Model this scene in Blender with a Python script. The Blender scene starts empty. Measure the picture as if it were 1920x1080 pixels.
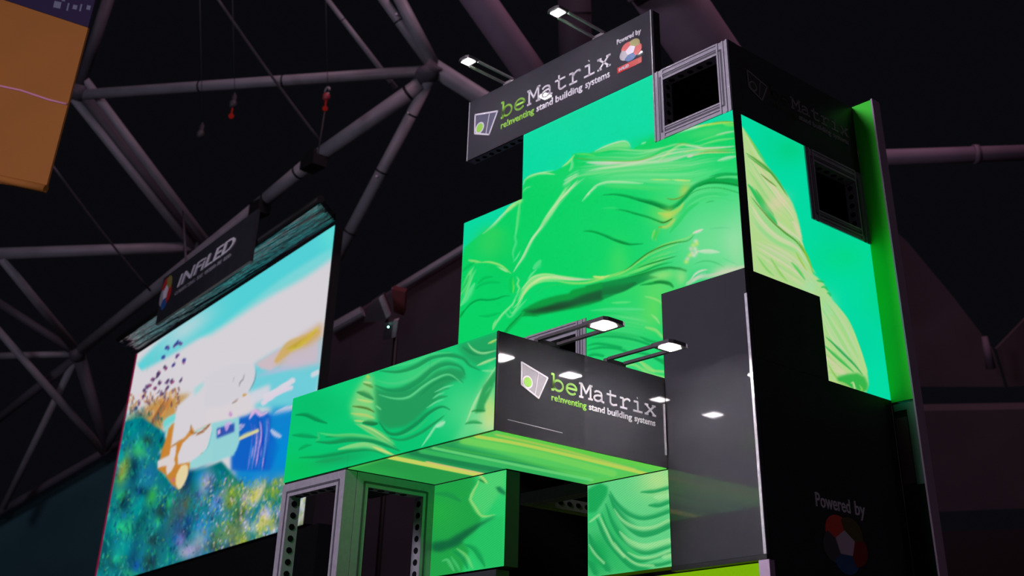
import bpy, math, random
import numpy as np
from mathutils import Matrix, Vector

# ------------------------------------------------------------------ camera, world, light
SC = bpy.context.scene
COL = SC.collection
F_PX = 2312.31
R_CAM = np.array([[0.69115535, 0.72268616, 0.00538422],
                  [-0.37498969, 0.36497772, -0.85215843],
                  [-0.61780823, 0.58695484, 0.52325616]])      # right, down, forward
C_CAM = np.array([3.24897783, -4.22785209, 1.61413465])
PPX, PPY = 960 + 90.788, 540 - 509.805
cam = bpy.data.cameras.new('camera')
cam.sensor_width = 36
cam.lens = F_PX * 36 / 1920
cam.shift_x = -90.788 / 1920
cam.shift_y = -509.805 / 1920
cam.clip_end = 200
cam.dof.use_dof = True
cam.dof.focus_distance = 5.2
cam.dof.aperture_fstop = 4.0
camo = bpy.data.objects.new('camera', cam)
COL.objects.link(camo)
r, d, f = R_CAM
camo.matrix_world = Matrix(((r[0], -d[0], -f[0], C_CAM[0]), (r[1], -d[1], -f[1], C_CAM[1]), (r[2], -d[2], -f[2], C_CAM[2]), (0, 0, 0, 1)))
SC.camera = camo
SC.view_settings.view_transform = 'Standard'
SC.view_settings.look = 'None'
SC.view_settings.gamma = 1
SC.view_settings.exposure = 0
SC.view_settings.use_curve_mapping = False
wd = bpy.data.worlds.new('hall_air')
wd.use_nodes = True
wd.node_tree.nodes['Background'].inputs[0].default_value = (0.0028, 0.0029, 0.0040, 1)
wd.node_tree.nodes['Background'].inputs[1].default_value = 1
SC.world = wd


def area(name, loc, target, size, power, col):
    l = bpy.data.lights.new(name, 'AREA')
    l.shape = 'DISK'; l.size = size; l.energy = power; l.color = col
    o = bpy.data.objects.new(name, l); COL.objects.link(o)
    o.location = loc
    o.rotation_euler = (Vector(target) - Vector(loc)).to_track_quat('-Z', 'Y').to_euler()
    return o


area('unseen_hall_light', (-4, -16, 8), (-7, 8, 9), 4, 700, (0.84, 0.76, 1.0))      # cool floodlight of the hall
area('unseen_hall_light', (-2, 4, 24), (-6, 14, 9), 6, 1000, (1.0, 0.55, 0.72))      # pink wash from above
area('unseen_hall_light', (13, -12, 7), (-2, 2, 4), 3, 28, (0.95, 0.88, 1.0))      # unseen weak fill added at the right front for sign and frame
area('frame_fill_light', (-0.75, -5.5, 5.5), (-1.5, -0.5, 3), 0.8, 170, (0.95, 0.86, 1.0))  # unseen fill added to brighten the tall open frame and front faces
area('edge_fill_light', (12, 6, 9), (0.6, 1.0, 3), 2, 30, (0.9, 0.6, 0.9))  # unseen pinkish fill added to light the fin's outer edge

# ------------------------------------------------------------------ units: one stand frame is 0.5 m wide
UX, UZ, Z0 = 0.5, 0.3936, 4.72


def W(x, y, z):
    return (x * UX, y * UX, z * UZ + Z0)


def ray(px, py):
    return R_CAM.T @ np.array([(px - PPX) / F_PX, (py - PPY) / F_PX, 1.0])


def at(px, py, dist):
    return tuple(C_CAM + ray(px, py) * dist)


def on_plane(px, py, p0, n):
    q = ray(px, py); n = np.array(n)
    return C_CAM + q * (n @ (np.array(p0) - C_CAM)) / (n @ q)


def to_px(P):
    q = (np.asarray(P) - C_CAM) @ R_CAM.T
    return F_PX * q[..., 0] / q[..., 2] + PPX, F_PX * q[..., 1] / q[..., 2] + PPY


# ------------------------------------------------------------------ materials
def lin(c):
    return tuple(((v / 255) / 12.92 if v / 255 <= 0.04045 else (((v / 255) + 0.055) / 1.055) ** 2.4) for v in c)


def principled(name, col, rough=0.5, metal=0.0, spec=0.5, coat=0.0, noise=0.0, nscale=30):
    m = bpy.data.materials.new(name); m.use_nodes = True
    nt = m.node_tree; b = nt.nodes['Principled BSDF']
    b.inputs['Base Color'].default_value = (*col, 1)
    b.inputs['Roughness'].default_value = rough
    b.inputs['Metallic'].default_value = metal
    b.inputs['Specular IOR Level'].default_value = spec
    b.inputs['Coat Weight'].default_value = coat
    b.inputs['Coat Roughness'].default_value = 0.04
    if noise:
        tc = nt.nodes.new('ShaderNodeTexCoord'); n = nt.nodes.new('ShaderNodeTexNoise')
        n.inputs['Scale'].default_value = nscale; n.inputs['Detail'].default_value = 5
        cr = nt.nodes.new('ShaderNodeValToRGB')
        cr.color_ramp.elements[0].position = 0.3; cr.color_ramp.elements[1].position = 0.7
        cr.color_ramp.elements[0].color = (*[c * (1 - noise) for c in col], 1)
        cr.color_ramp.elements[1].color = (*[min(1, c * (1 + noise)) for c in col], 1)
        nt.links.new(tc.outputs['Object'], n.inputs['Vector'])
        nt.links.new(n.outputs['Fac'], cr.inputs['Fac'])
        nt.links.new(cr.outputs['Color'], b.inputs['Base Color'])
        mp = nt.nodes.new('ShaderNodeMapRange')
        dr = min(0.06, rough * 0.3); mp.inputs['To Min'].default_value = rough - dr; mp.inputs['To Max'].default_value = rough + dr
        nt.links.new(n.outputs['Fac'], mp.inputs['Value']); nt.links.new(mp.outputs['Result'], b.inputs['Roughness'])
    return m


def emission(name, col, strength, sample='AUTO'):
    m = bpy.data.materials.new(name); m.use_nodes = True
    b = m.node_tree.nodes['Principled BSDF']
    b.inputs['Base Color'].default_value = (0, 0, 0, 1)
    b.inputs['Emission Color'].default_value = (*col, 1)
    b.inputs['Emission Strength'].default_value = strength
    b.inputs['Roughness'].default_value = 0.6
    b.inputs['Specular IOR Level'].default_value = 0.05
    m.cycles.emission_sampling = sample
    return m


def screen_material(name, strength=1.0):
    m = emission(name, (1, 1, 1), strength, 'NONE')
    nt = m.node_tree
    a = nt.nodes.new('ShaderNodeAttribute'); a.attribute_name = 'picture'
    nt.links.new(a.outputs['Color'], nt.nodes['Principled BSDF'].inputs['Emission Color'])
    return m


M_GLOSS = principled('glossy_black_panel', (0.062, 0.060, 0.070), 0.045, 0, 0.95, 0, 0.05, 4)
M_DARK = principled('matt_black_panel', (0.030, 0.031, 0.036), 0.45, 0, 0.3, 0, 0.1, 9)
M_BLACK = principled('black_fabric', (0.006, 0.006, 0.007), 0.9, 0, 0.1, 0, 0.2, 40)
M_EDGE = principled('brushed_edge_trim', (0.78, 0.74, 0.78), 0.3, 0.25, 0.5, 0, 0.1, 60)
M_ALU = principled('anodised_aluminium', (0.42, 0.39, 0.44), 0.42, 0.35, 0.5, 0, 0.08, 50)
M_ALUD = principled('aluminium_groove', (0.10, 0.095, 0.11), 0.5, 0.3, 0.5, 0, 0.08, 50)
M_HOLE = principled('hole_shadow_black', (0.004, 0.004, 0.005), 0.8, 0, 0.1, 0, 0.1, 50)
M_LED = screen_material('led_screen_picture')
M_LEDB = principled('led_cabinet_black', (0.012, 0.012, 0.013), 0.5, 0, 0.4, 0, 0.1, 30)
M_WHITE = principled('white_print', (0.86, 0.82, 0.86), 0.45, 0, 0.3, 0, 0.03, 30)
M_GREENP = principled('green_print', (0.38, 0.80, 0.10), 0.35, 0, 0.5, 0, 0.03, 30)
M_GREYP = principled('grey_print', (0.42, 0.40, 0.44), 0.35, 0, 0.5, 0, 0.03, 30)
M_BLUEP = principled('slate_print', (0.13, 0.13, 0.19), 0.35, 0, 0.5, 0, 0.03, 30)
M_RED = principled('red_print', (0.62, 0.03, 0.03), 0.4, 0, 0.5, 0, 0.03, 30)
M_DBLUE = principled('blue_print', (0.03, 0.12, 0.35), 0.4, 0, 0.5, 0, 0.03, 30)
M_OLIVE = principled('olive_print', (0.35, 0.30, 0.07), 0.4, 0, 0.5, 0, 0.03, 30)
M_LAMP = emission('lamp_led_face', (1.0, 0.93, 0.95), 190, 'FRONT')
M_LAMPT = emission('top_lamp_led_face', (1.0, 0.93, 0.95), 110, 'FRONT')
M_ARML = principled('lamp_arm_lit', (0.62, 0.55, 0.56), 0.4, 0.1, 0.5, 0, 0.08, 60)  # lamp light on the top arms put into a paler colour
M_ARM = principled('lamp_arm_grey', (0.14, 0.12, 0.13), 0.35, 0.5, 0.5, 0, 0.08, 60)
M_STEEL = principled('painted_steel_tube', (0.30, 0.29, 0.32), 0.5, 0, 0.4, 0, 0.12, 3)
M_STEELD = principled('painted_steel_tube_dark', (0.10, 0.09, 0.11), 0.6, 0, 0.3, 0, 0.12, 3)
M_BEAMD = principled('dark_plum_beam', (0.05, 0.035, 0.05), 0.7, 0, 0.3, 0, 0.1, 2)
M_BEAMP = principled('plum_painted_beam', (0.20, 0.14, 0.19), 0.6, 0, 0.3, 0, 0.1, 2)
M_LIMEW = principled('lime_green_wall', (0.06, 0.92, 0.04), 0.55, 0, 0.3, 0, 0.04, 5)
M_GREYW = principled('mauve_edge', (0.50, 0.36, 0.50), 0.5, 0, 0.3, 0, 0.05, 8)
M_LIMEBOX = emission('lime_lightbox', lin((120, 172, 0)), 1.0, 'NONE')
M_ORANGE = principled('orange_cloth', (0.32, 0.115, 0.022), 0.8, 0, 0.2, 0, 0.06, 2)
M_PURPLE = principled('purple_cloth', (0.022, 0.012, 0.045), 0.8, 0, 0.2, 0, 0.06, 2)
M_PINK = principled('pink_seam', (0.62, 0.25, 0.36), 0.8, 0, 0.2, 0, 0.06, 2)
M_TEALW = principled('teal_grey_wall', (0.05, 0.14, 0.16), 0.8, 0, 0.2, 0, 0.15, 0.7)
M_WALLD = principled('dark_plum_wall', (0.10, 0.070, 0.085), 0.85, 0, 0.2, 0, 0.2, 0.5)
M_CHAIN = principled('dull_chain_steel', (0.07, 0.065, 0.07), 0.6, 0.2, 0.5, 0, 0.1, 40)
M_HOISTRED = principled('red_hoist_body', (0.40, 0.05, 0.06), 0.5, 0, 0.5, 0, 0.1, 20)
M_MIRROR = principled('mirror_black_canopy', (0.004, 0.006, 0.014), 0.08, 0.0, 0.14, 0.0, 0.1, 14)
nt = M_MIRROR.node_tree; _n = nt.nodes.new('ShaderNodeTexNoise'); _m = nt.nodes.new('ShaderNodeMapping'); _t = nt.nodes.new('ShaderNodeTexCoord'); _b = nt.nodes.new('ShaderNodeBump')
_m.inputs['Scale'].default_value = (0.35, 2.2, 4); _n.inputs['Scale'].default_value = 1.6; _n.inputs['Detail'].default_value = 4; _b.inputs['Strength'].default_value = 1.0; _b.inputs['Distance'].default_value = 0.25
nt.links.new(_t.outputs['Object'], _m.inputs['Vector']); nt.links.new(_m.outputs['Vector'], _n.inputs['Vector']); nt.links.new(_n.outputs['Fac'], _b.inputs['Height']); nt.links.new(_b.outputs['Normal'], nt.nodes['Principled BSDF'].inputs['Normal'])
M_GREYBOX = principled('pale_grey_housing', (0.40, 0.36, 0.38), 0.5, 0, 0.4, 0, 0.1, 20)
M_TEALDOT = emission('teal_indicator', (0.4, 1.0, 0.9), 8, 'NONE')
M_REDDOT = emission('red_indicator', (1.0, 0.04, 0.03), 0.12, 'NONE')
M_FLOOR = principled('grey_hall_carpet', (0.06, 0.06, 0.065), 0.9, 0, 0.2, 0, 0.15, 5)
M_DARKGREEN = principled('dark_green_gloss', (0.006, 0.028, 0.010), 0.10, 0, 0.5, 0, 0.1, 3)


# ------------------------------------------------------------------ mesh builder
class MB:
    def __init__(s):
        s.v = []; s.f = []; s.m = []

    def add(s, vs, fs, mi=0):
        k = len(s.v); s.v += [tuple(map(float, p)) for p in vs]
        for q in fs: s.f.append(tuple(k + i for i in q)); s.m.append(mi)
        return s

    def hexa(s, p, mi=0):      # p: 4 bottom points then 4 top points
        return s.add(p, [(0, 3, 2, 1), (4, 5, 6, 7), (0, 1, 5, 4), (1, 2, 6, 5), (2, 3, 7, 6), (3, 0, 4, 7)], mi)

    def ub(s, x0, x1, y0, y1, z0, z1, mi=0):     # box in stand units
        return s.hexa([W(x0, y0, z0), W(x1, y0, z0), W(x1, y1, z0), W(x0, y1, z0), W(x0, y0, z1), W(x1, y0, z1), W(x1, y1, z1), W(x0, y1, z1)], mi)

    def box(s, c, h, mi=0, R=None):
        P = [Vector((i * h[0], j * h[1], k * h[2])) for k in (-1, 1) for (i, j) in ((-1, -1), (1, -1), (1, 1), (-1, 1))]
        if R is not None: P = [R @ p for p in P]
        return s.hexa([p + Vector(c) for p in P], mi)

    def slab(s, poly, off, mi=0):     # planar polygon given thickness by the offset vector
        n = len(poly); o = np.array(off)
        vs = [tuple(p) for p in poly] + [tuple(np.array(p) + o) for p in poly]
        fs = [tuple(range(n)), tuple(range(2 * n - 1, n - 1, -1))] + [(i, n + i, n + (i + 1) % n, (i + 1) % n) for i in range(n)]
        return s.add(vs, fs, mi)

    def tube(s, pts, rad, n=20, mi=0, cap=True):
        pts = [Vector(p) for p in pts]
        rads = rad if isinstance(rad, (list, tuple)) else [rad] * len(pts)
        rings = []
        for i, p in enumerate(pts):
            t = (pts[min(i + 1, len(pts) - 1)] - pts[max(i - 1, 0)]).normalized()
            a = t.cross(Vector((0, 0, 1)))
            if a.length < 1e-3: a = t.cross(Vector((1, 0, 0)))
            a.normalize(); b = t.cross(a)
            rings.append([p + (a * math.cos(2 * math.pi * k / n) + b * math.sin(2 * math.pi * k / n)) * rads[i] for k in range(n)])
        vs = [q for rg in rings for q in rg]; fs = []
        for i in range(len(pts) - 1):
            for k in range(n):
                fs.append((i * n + k, i * n + (k + 1) % n, (i + 1) * n + (k + 1) % n, (i + 1) * n + k))
        if cap:
            fs.append(tuple(range(n - 1, -1, -1))); fs.append(tuple((len(pts) - 1) * n + k for k in range(n)))
        return s.add(vs, fs, mi)

    def ball(s, c, rad, n=16, mi=0, sq=(1, 1, 1)):
        vs = []; fs = []; m = n // 2
        for i in range(m + 1):
            th = math.pi * i / m
            for k in range(n):
                ph = 2 * math.pi * k / n
                vs.append((c[0] + rad * sq[0] * math.sin(th) * math.cos(ph), c[1] + rad * sq[1] * math.sin(th) * math.sin(ph), c[2] + rad * sq[2] * math.cos(th)))
        for i in range(m):
            for k in range(n):
                fs.append((i * n + k, (i + 1) * n + k, (i + 1) * n + (k + 1) % n, i * n + (k + 1) % n))
        return s.add(vs, fs, mi)

    def build(s, name, mats, parent=None, smooth=False, origin=None):
        if not isinstance(mats, (list, tuple)): mats = [mats]
        if parent is not None:
            o3 = np.array(parent['_w'])
        else:
            V = np.array(s.v)
            o3 = np.array(origin) if origin is not None else np.array([(V[:, 0].min() + V[:, 0].max()) / 2, (V[:, 1].min() + V[:, 1].max()) / 2, V[:, 2].min()])
        me = bpy.data.meshes.new(name)
        me.from_pydata([tuple(np.array(p) - o3) for p in s.v], [], s.f)
        for m in mats: me.materials.append(m)
        me.polygons.foreach_set('material_index', s.m)
        if smooth:
            me.polygons.foreach_set('use_smooth', [len(q) == 4 for q in s.f])
        me.update()
        o = bpy.data.objects.new(name, me); COL.objects.link(o)
        if parent is not None: o.parent = parent
        else: o.location = o3
        o['_w'] = tuple(o3)
        return o


def tag(o, label, cat, group=None, kind=None):
    if label: o['label'] = label
    if cat: o['category'] = cat
    if group: o['group'] = group
    if kind: o['kind'] = kind
    return o


def thing(name, label, cat, loc, group=None):
    o = bpy.data.objects.new(name, None); COL.objects.link(o)
    o.location = loc; o.empty_display_size = 0.1
    o['_w'] = tuple(loc)
    return tag(o, label, cat, group)


# ------------------------------------------------------------------ painter for the pictures shown on the LED screens
def catmull(P, step=2.0):
    P = np.array(P, float)
    if len(P) == 2:
        n = max(2, int(np.hypot(*(P[1] - P[0])) / step)); t = np.linspace(0, 1, n)[:, None]
        return P[0] * (1 - t) + P[1] * t
    Q = np.vstack([2 * P[0] - P[1], P, 2 * P[-1] - P[-2]]); out = []
    for i in range(1, len(Q) - 2):
        n = max(2, int(np.hypot(*(Q[i + 1] - Q[i])) / step)); t = np.linspace(0, 1, n, endpoint=False)[:, None]
        a, b, c, e = Q[i - 1], Q[i], Q[i + 1], Q[i + 2]
        out.append(0.5 * (2 * b + (c - a) * t + (2 * a - 5 * b + 4 * c - e) * t ** 2 + (3 * b - a - 3 * c + e) * t ** 3))
    return np.vstack(out + [P[-1:]])


def gblur(m, s):
    if s < 0.3: return m
    k = int(3 * s) + 1; x = np.arange(-k, k + 1); g = np.exp(-x * x / (2 * s * s)); g /= g.sum()
    for ax in (0, 1):
        p = np.pad(m, [(k, k) if i == ax else (0, 0) for i in range(2)], mode='edge')
        m = sum(g[j] * (p[j:j + m.shape[0]] if ax == 0 else p[:, j:j + m.shape[1]]) for j in range(2 * k + 1))
    return m


class Canvas:
    def __init__(s, x0, y0, x1, y1, base):
        s.x0, s.y0, s.x1, s.y1 = x0, y0, x1, y1; s.folds = True
        s.im = np.ones((y1 - y0, x1 - x0, 3)) * np.array(base, float)
        s.Y, s.X = np.mgrid[y0:y1, x0:x1].astype(float)

    def mix(s, mask, col):
        s.im += mask[..., None] * (np.array(col, float) - s.im)

    def poly(s, pts, col, soft=1.0, a=1.0, curve=False):
        P = catmull(pts + [pts[0]], 6) if curve else np.array(pts, float)
        ins = np.zeros(s.X.shape, bool); j = len(P) - 1
        for i in range(len(P)):
            xi, yi = P[i]; xj, yj = P[j]
            if yi != yj:
                c = ((yi > s.Y) != (yj > s.Y)) & (s.X < (xj - xi) * (s.Y - yi) / (yj - yi) + xi)
                ins ^= c
            j = i
        s.mix(gblur(ins.astype(float), soft) * a, col)

    def blob(s, cx, cy, rx, ry, col, a=1.0, ang=0):
        c, n = math.cos(math.radians(ang)), math.sin(math.radians(ang))
        u = ((s.X - cx) * c + (s.Y - cy) * n) / rx; v = (-(s.X - cx) * n + (s.Y - cy) * c) / ry
        s.mix(np.exp(-(u * u + v * v)) * a, col)

    def stroke(s, pts, w, col, a=1.0, soft=1.0, taper=(1, 1), side=0):
        C = catmull(pts, 1.6); n = len(C); t = np.linspace(0, 1, n)
        ww = np.ones(n) * w
        if taper[0]: ww *= np.clip(t / 0.35, 0, 1) ** 0.7
        if taper[1]: ww *= np.clip((1 - t) / 0.35, 0, 1) ** 0.7
        pad = 1.6 * w + 3 * soft + 2
        X0 = int(max(s.x0, C[:, 0].min() - pad)); X1 = int(min(s.x1, C[:, 0].max() + pad)) + 1
        Y0 = int(max(s.y0, C[:, 1].min() - pad)); Y1 = int(min(s.y1, C[:, 1].max() + pad)) + 1
        X1 = min(X1, s.x1); Y1 = min(Y1, s.y1)
        if X1 <= X0 or Y1 <= Y0: return
        lum = sum(col) / 3
        if side == 0 and w >= 3 and s.folds: side = -1 if lum < 118 else 1
        if side: pad2 = w * 0.9
        else: pad2 = 0
        H_, L_ = Y1 - Y0, X1 - X0
        Dm = np.full((H_, L_), 1e9); Sg = np.zeros((H_, L_)); Wm = np.zeros((H_, L_))
        T = np.gradient(C, axis=0); T /= np.linalg.norm(T, axis=1)[:, None] + 1e-9
        for (cx, cy), wi, (tx, ty) in zip(C, ww, T):
            q = wi / 2 + soft + 1.5 + pad2
            a0 = int(max(X0, cx - q)) - X0; a1 = int(min(X1, cx + q + 1)) - X0
            b0 = int(max(Y0, cy - q)) - Y0; b1 = int(min(Y1, cy + q + 1)) - Y0
            if a1 <= a0 or b1 <= b0: continue
            dx = np.arange(a0, a1) + X0 - cx; dy = (np.arange(b0, b1) + Y0 - cy)[:, None]
            dd = np.sqrt(dx * dx + dy * dy); D_ = Dm[b0:b1, a0:a1]; up = dd < D_
            sg = np.broadcast_to((-ty * dx + tx * dy) * (1 if tx >= 0 else -1), dd.shape)   # positive = below the stroke
            D_[up] = dd[up]; Sg[b0:b1, a0:a1][up] = sg[up]; Wm[b0:b1, a0:a1][up] = wi
        if side:
            S_ = np.sign(Sg) * Dm * side       # positive = fading side
            core = Wm * 0.22
            v = np.where(S_ > 0, np.clip(1 - (S_ - core) / (Wm * 1.15 + 0.5), 0, 1) ** 1.5, np.clip((core + soft * 0.8 + 0.4 - Dm) / (soft * 0.8 + 0.5), 0, 1))
        else:
            v = np.clip((Wm / 2 + soft - Dm) / (soft + 0.5) * np.clip(Wm / 0.6, 0, 1), 0, 1)
        v = np.where(Dm > 1e8, 0, v) * np.clip(Wm / 0.8, 0, 1)
        m = v * v * (3 - 2 * v) * a
        sub = s.im[Y0 - s.y0:Y1 - s.y0, X0 - s.x0:X1 - s.x0]
        sub += m[..., None] * (np.array(col, float) - sub)

    def bundle(s, A, B, n, cols, w=(1, 3), a=0.6, seed=1, soft=1.0, part=0.55):
        rg = random.Random(seed); CA = catmull(A, 4); CB = catmull(B, 4)
        K = 40; ia = np.linspace(0, len(CA) - 1, K).astype(int); ib = np.linspace(0, len(CB) - 1, K).astype(int)
        CA, CB = CA[ia], CB[ib]
        for i in range(n):
            t = rg.random(); C = CA * (1 - t) + CB * t
            ln = part + (1 - part) * rg.random(); st = rg.random() * (1 - ln)
            q = C[int(st * (K - 1)):max(int((st + ln) * (K - 1)), int(st * (K - 1)) + 3)]
            s.stroke([tuple(p) for p in q[::4]] if len(q) > 8 else [tuple(p) for p in q], rg.uniform(*w), rg.choice(cols), a * rg.uniform(0.4, 1), soft)

    def sample(s, px, py):
        x = np.clip(px - s.x0, 0, s.im.shape[1] - 1.001); y = np.clip(py - s.y0, 0, s.im.shape[0] - 1.001)
        x0 = x.astype(int); y0 = y.astype(int); fx = (x - x0)[:, None]; fy = (y - y0)[:, None]
        I = s.im
        c = (I[y0, x0] * (1 - fx) + I[y0, x0 + 1] * fx) * (1 - fy) + (I[y0 + 1, x0] * (1 - fx) + I[y0 + 1, x0 + 1] * fx) * fy
        c = np.clip(c, 0, 255) / 255
        return np.where(c <= 0.04045, c / 12.92, ((c + 0.055) / 1.055) ** 2.4)


def crop(x0, y0, s):
    return lambda *v: [(x0 + v[i] / s, y0 + v[i + 1] / s) for i in range(0, len(v), 2)]


def screen_mesh(name, cells, den, canvas, mat, parent, fn):
    """dense grid over the unit cells (u,v); fn maps (u,v) arrays to world points; the canvas gives the picture"""
    V = []; Fc = []; k = 0
    a_ = np.array(fn(np.array([cells[0][0], cells[0][1], cells[0][0]]), np.array([cells[0][2], cells[0][2], cells[0][3]]))).T
    nrm = np.cross(a_[1] - a_[0], a_[2] - a_[0]); nrm /= np.linalg.norm(nrm); nrm *= -np.sign(nrm @ (C_CAM - a_[0]))
    for (u0, u1, v0, v1, den, dep) in [(*c, den, 0.0) for c in cells] + [(c[0] + .003, c[1] - .003, c[2] + .003, c[3] - .003, 24, .0015) for c in cells]:
        nu = int(round((u1 - u0) * den)); nv = int(round((v1 - v0) * den))
        uu, vv = np.meshgrid(np.linspace(u0, u1, nu + 1), np.linspace(v0, v1, nv + 1))
        V.append(np.stack(fn(uu.ravel(), vv.ravel()), 1) + nrm * dep)      # the second, coarse layer is a glowing copy added behind to fill dark specks
        i = np.arange(nu)[None, :] + np.arange(nv)[:, None] * (nu + 1) + k
        Fc.append(np.stack([i, i + 1, i + nu + 2, i + nu + 1], -1).reshape(-1, 4)); k += (nu + 1) * (nv + 1)
    V = np.vstack(V); Fc = np.vstack(Fc)
    me = bpy.data.meshes.new(name)
    me.vertices.add(len(V)); me.vertices.foreach_set('co', (V - np.array(parent['_w'])).astype(np.float32).ravel())
    me.loops.add(Fc.size); me.loops.foreach_set('vertex_index', Fc.astype(np.int32).ravel())
    me.polygons.add(len(Fc)); me.polygons.foreach_set('loop_start', np.arange(0, Fc.size, 4, dtype=np.int32))
    me.update(calc_edges=True)
    at_ = me.color_attributes.new('picture', 'FLOAT_COLOR', 'POINT')
    px, py = to_px(V)
    c = canvas.sample(px, py)
    at_.data.foreach_set('color', np.hstack([c, np.ones((len(c), 1))]).astype(np.float32).ravel())
    me.materials.append(mat)
    o = bpy.data.objects.new(name, me); COL.objects.link(o); o.parent = parent
    o['_w'] = tuple(parent['_w'])
    return o


TEAL = (3, 217, 162); GRN = (4, 209, 100); DGR = (0, 150, 66); DDG = (20, 78, 52)
PALE = (196, 226, 178); CREAM = (214, 205, 190); LGR = (92, 218, 124); YEL = (176, 218, 96)

# ------------------------------------------------------------------ picture on the tower's left face: green silk on turquoise
A = crop(840, 240, 5.4); B = crop(1100, 220, 4.909); C_ = crop(850, 420, 4.911); D = crop(1100, 400, 4.5)
PPX_ = crop(960, 560, 5.647)
cl = Canvas(840, 120, 1420, 730, TEAL)
sil = [(850, 760)] + C_(60, 380, 105, 215, 250, 92, 400, -15) + A(560, 860, 690, 770, 745, 712, 752, 600, 790, 520, 850, 485, 950, 455, 1090, 430, 1160, 395, 1225, 350, 1270, 260, 1350, 250) \
    + B(20, 330, 120, 290, 210, 248, 300, 222, 370, 222, 400, 262, 410, 296, 500, 250, 560, 212, 640, 205, 800, 150, 950, 95, 1110, 60, 1250, 38, 1380, 40) + [(1430, 225), (1430, 760)]
cl.poly(sil, GRN, 0.7)
# broad tonal areas
cl.blob(1130, 430, 70, 60, (20, 212, 104), 0.5); cl.blob(1330, 455, 95, 110, (112, 221, 146), 0.95); cl.blob(1395, 440, 40, 80, (140, 222, 160), 0.8)
cl.blob(1300, 350, 70, 30, (88, 222, 128), 0.8); cl.blob(1200, 320, 110, 26, (82, 219, 125), 0.9, -6); cl.blob(1170, 540, 60, 45, (60, 214, 104), 0.6)
cl.blob(1160, 490, 20, 40, (74, 218, 100), 0.6); cl.blob(925, 460, 40, 30, (40, 207, 92), 0.6); cl.blob(940, 510, 26, 50, (4, 200, 90), 0.5)
cl.blob(1195, 600, 50, 30, (70, 214, 118), 0.9); cl.blob(1225, 580, 24, 40, (96, 216, 96), 0.8); cl.blob(1240, 540, 40, 26, (120, 222, 105), 0.5)
cl.blob(1180, 680, 90, 40, (60, 214, 125), 0.8); cl.blob(1250, 255, 60, 10, (4, 208, 100), 0.9, -14); cl.blob(1330, 248, 50, 12, (76, 212, 110), 0.8, -8)
cl.blob(1240, 400, 26, 26, (120, 216, 96), 0.5); cl.blob(1010, 560, 60, 40, (6, 214, 110), 0.6)
# silk band along the crest
fine = [PALE, (150, 226, 150), (60, 206, 104), (40, 196, 96), (196, 224, 150)]
cl.bundle(B(0, 600, 300, 560, 700, 560, 980, 560, 1180, 470, 1380, 430), A(1300, 470, 1512, 440) + B(300, 420, 700, 400, 1000, 345, 1380, 335), 46, fine, (0.8, 1.8), 0.5, 71, 0.6)
cl.bundle(B(830, 1000, 920, 860, 1040, 770, 1160, 740, 1400, 770), B(900, 760, 980, 690, 1080, 660, 1200, 655, 1400, 690), 30, [(120, 226, 150), (50, 206, 110)], (0.8, 2), 0.5, 72, 0.7)
cl.bundle(D(420, 420, 560, 330, 760, 250, 900, 210), D(380, 520, 560, 440, 740, 400, 860, 380), 26, [(150, 226, 130), (30, 196, 84), (190, 226, 130)], (0.8, 1.8), 0.6, 73, 0.6)
cl.bundle(A(1330, 560, 1200, 700, 1080, 840, 960, 1000), A(1180, 560, 1100, 700, 1000, 860, 900, 1020), 26, [(150, 228, 150), (30, 212, 110)], (0.8, 1.8), 0.5, 74, 0.6)
cl.bundle(PPX_(830, 560, 1100, 520, 1400, 560, 1600, 640), PPX_(800, 120, 1100, 110, 1400, 160, 1580, 260), 30, [(120, 226, 150), (40, 200, 100), (160, 226, 140)], (0.8, 2), 0.5, 75, 0.7)
cl.bundle(A(1270, 300, 1510, 320) + B(260, 400, 480, 395, 620, 330, 800, 250, 960, 260, 1380, 265), A(1290, 255) + B(20, 335, 230, 285, 500, 300, 640, 290, 780, 262, 900, 236, 1000, 262, 1380, 255), 26, [PALE, LGR, (130, 220, 140), (60, 205, 105)], (1, 3), 0.6, 3)
cl.bundle(A(1200, 500, 1500, 460) + B(200, 470, 500, 440, 800, 400, 1000, 340, 1380, 330), A(1260, 330, 1500, 330) + B(300, 410, 500, 400, 760, 300, 1000, 280, 1380, 280), 34, [PALE, CREAM, LGR, (120, 220, 135)], (1, 3), 0.6, 4)
cl.bundle(A(1150, 610, 1300, 500) + B(60, 530, 400, 520, 700, 470, 1000, 470, 1380, 400), A(1200, 490, 1500, 440) + B(200, 460, 600, 420, 900, 400, 1100, 350, 1380, 340), 30, [LGR, (118, 224, 140), (70, 214, 118), PALE], (1.5, 4), 0.4, 5)
cl.bundle(B(100, 620, 400, 600, 700, 620, 1000, 640, 1200, 560, 1380, 520), B(60, 540, 400, 500, 900, 480, 1380, 400), 30, [(100, 222, 134), (60, 212, 116), (128, 226, 150)], (2, 6), 0.35, 6, 1.5)
cl.stroke(B(-20, 345, 100, 320, 250, 289, 400, 296), 1.0, (120, 190, 96), 0.8)
cl.poly(B(60, 325, 170, 270, 300, 222, 365, 220, 395, 250, 400, 285, 250, 283, 160, 300), (150, 222, 140), 2, 0.8)
cl.stroke(B(60, 320, 170, 265, 300, 222, 365, 222, 395, 255, 402, 288), 3, (190, 224, 176), 0.85)
cl.stroke(B(20, 385, 300, 405, 480, 395, 640, 345, 780, 262), 1.6, (110, 190, 70), 0.9); cl.stroke(B(150, 412, 300, 415, 480, 405, 600, 375), 3, CREAM, 0.7)
cl.stroke(B(-10, 415, 150, 418, 330, 412), 5, (214, 214, 196), 0.85); cl.stroke(B(-10, 500, 120, 470, 300, 450, 500, 415, 680, 405), 3, PALE, 0.7)
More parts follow.
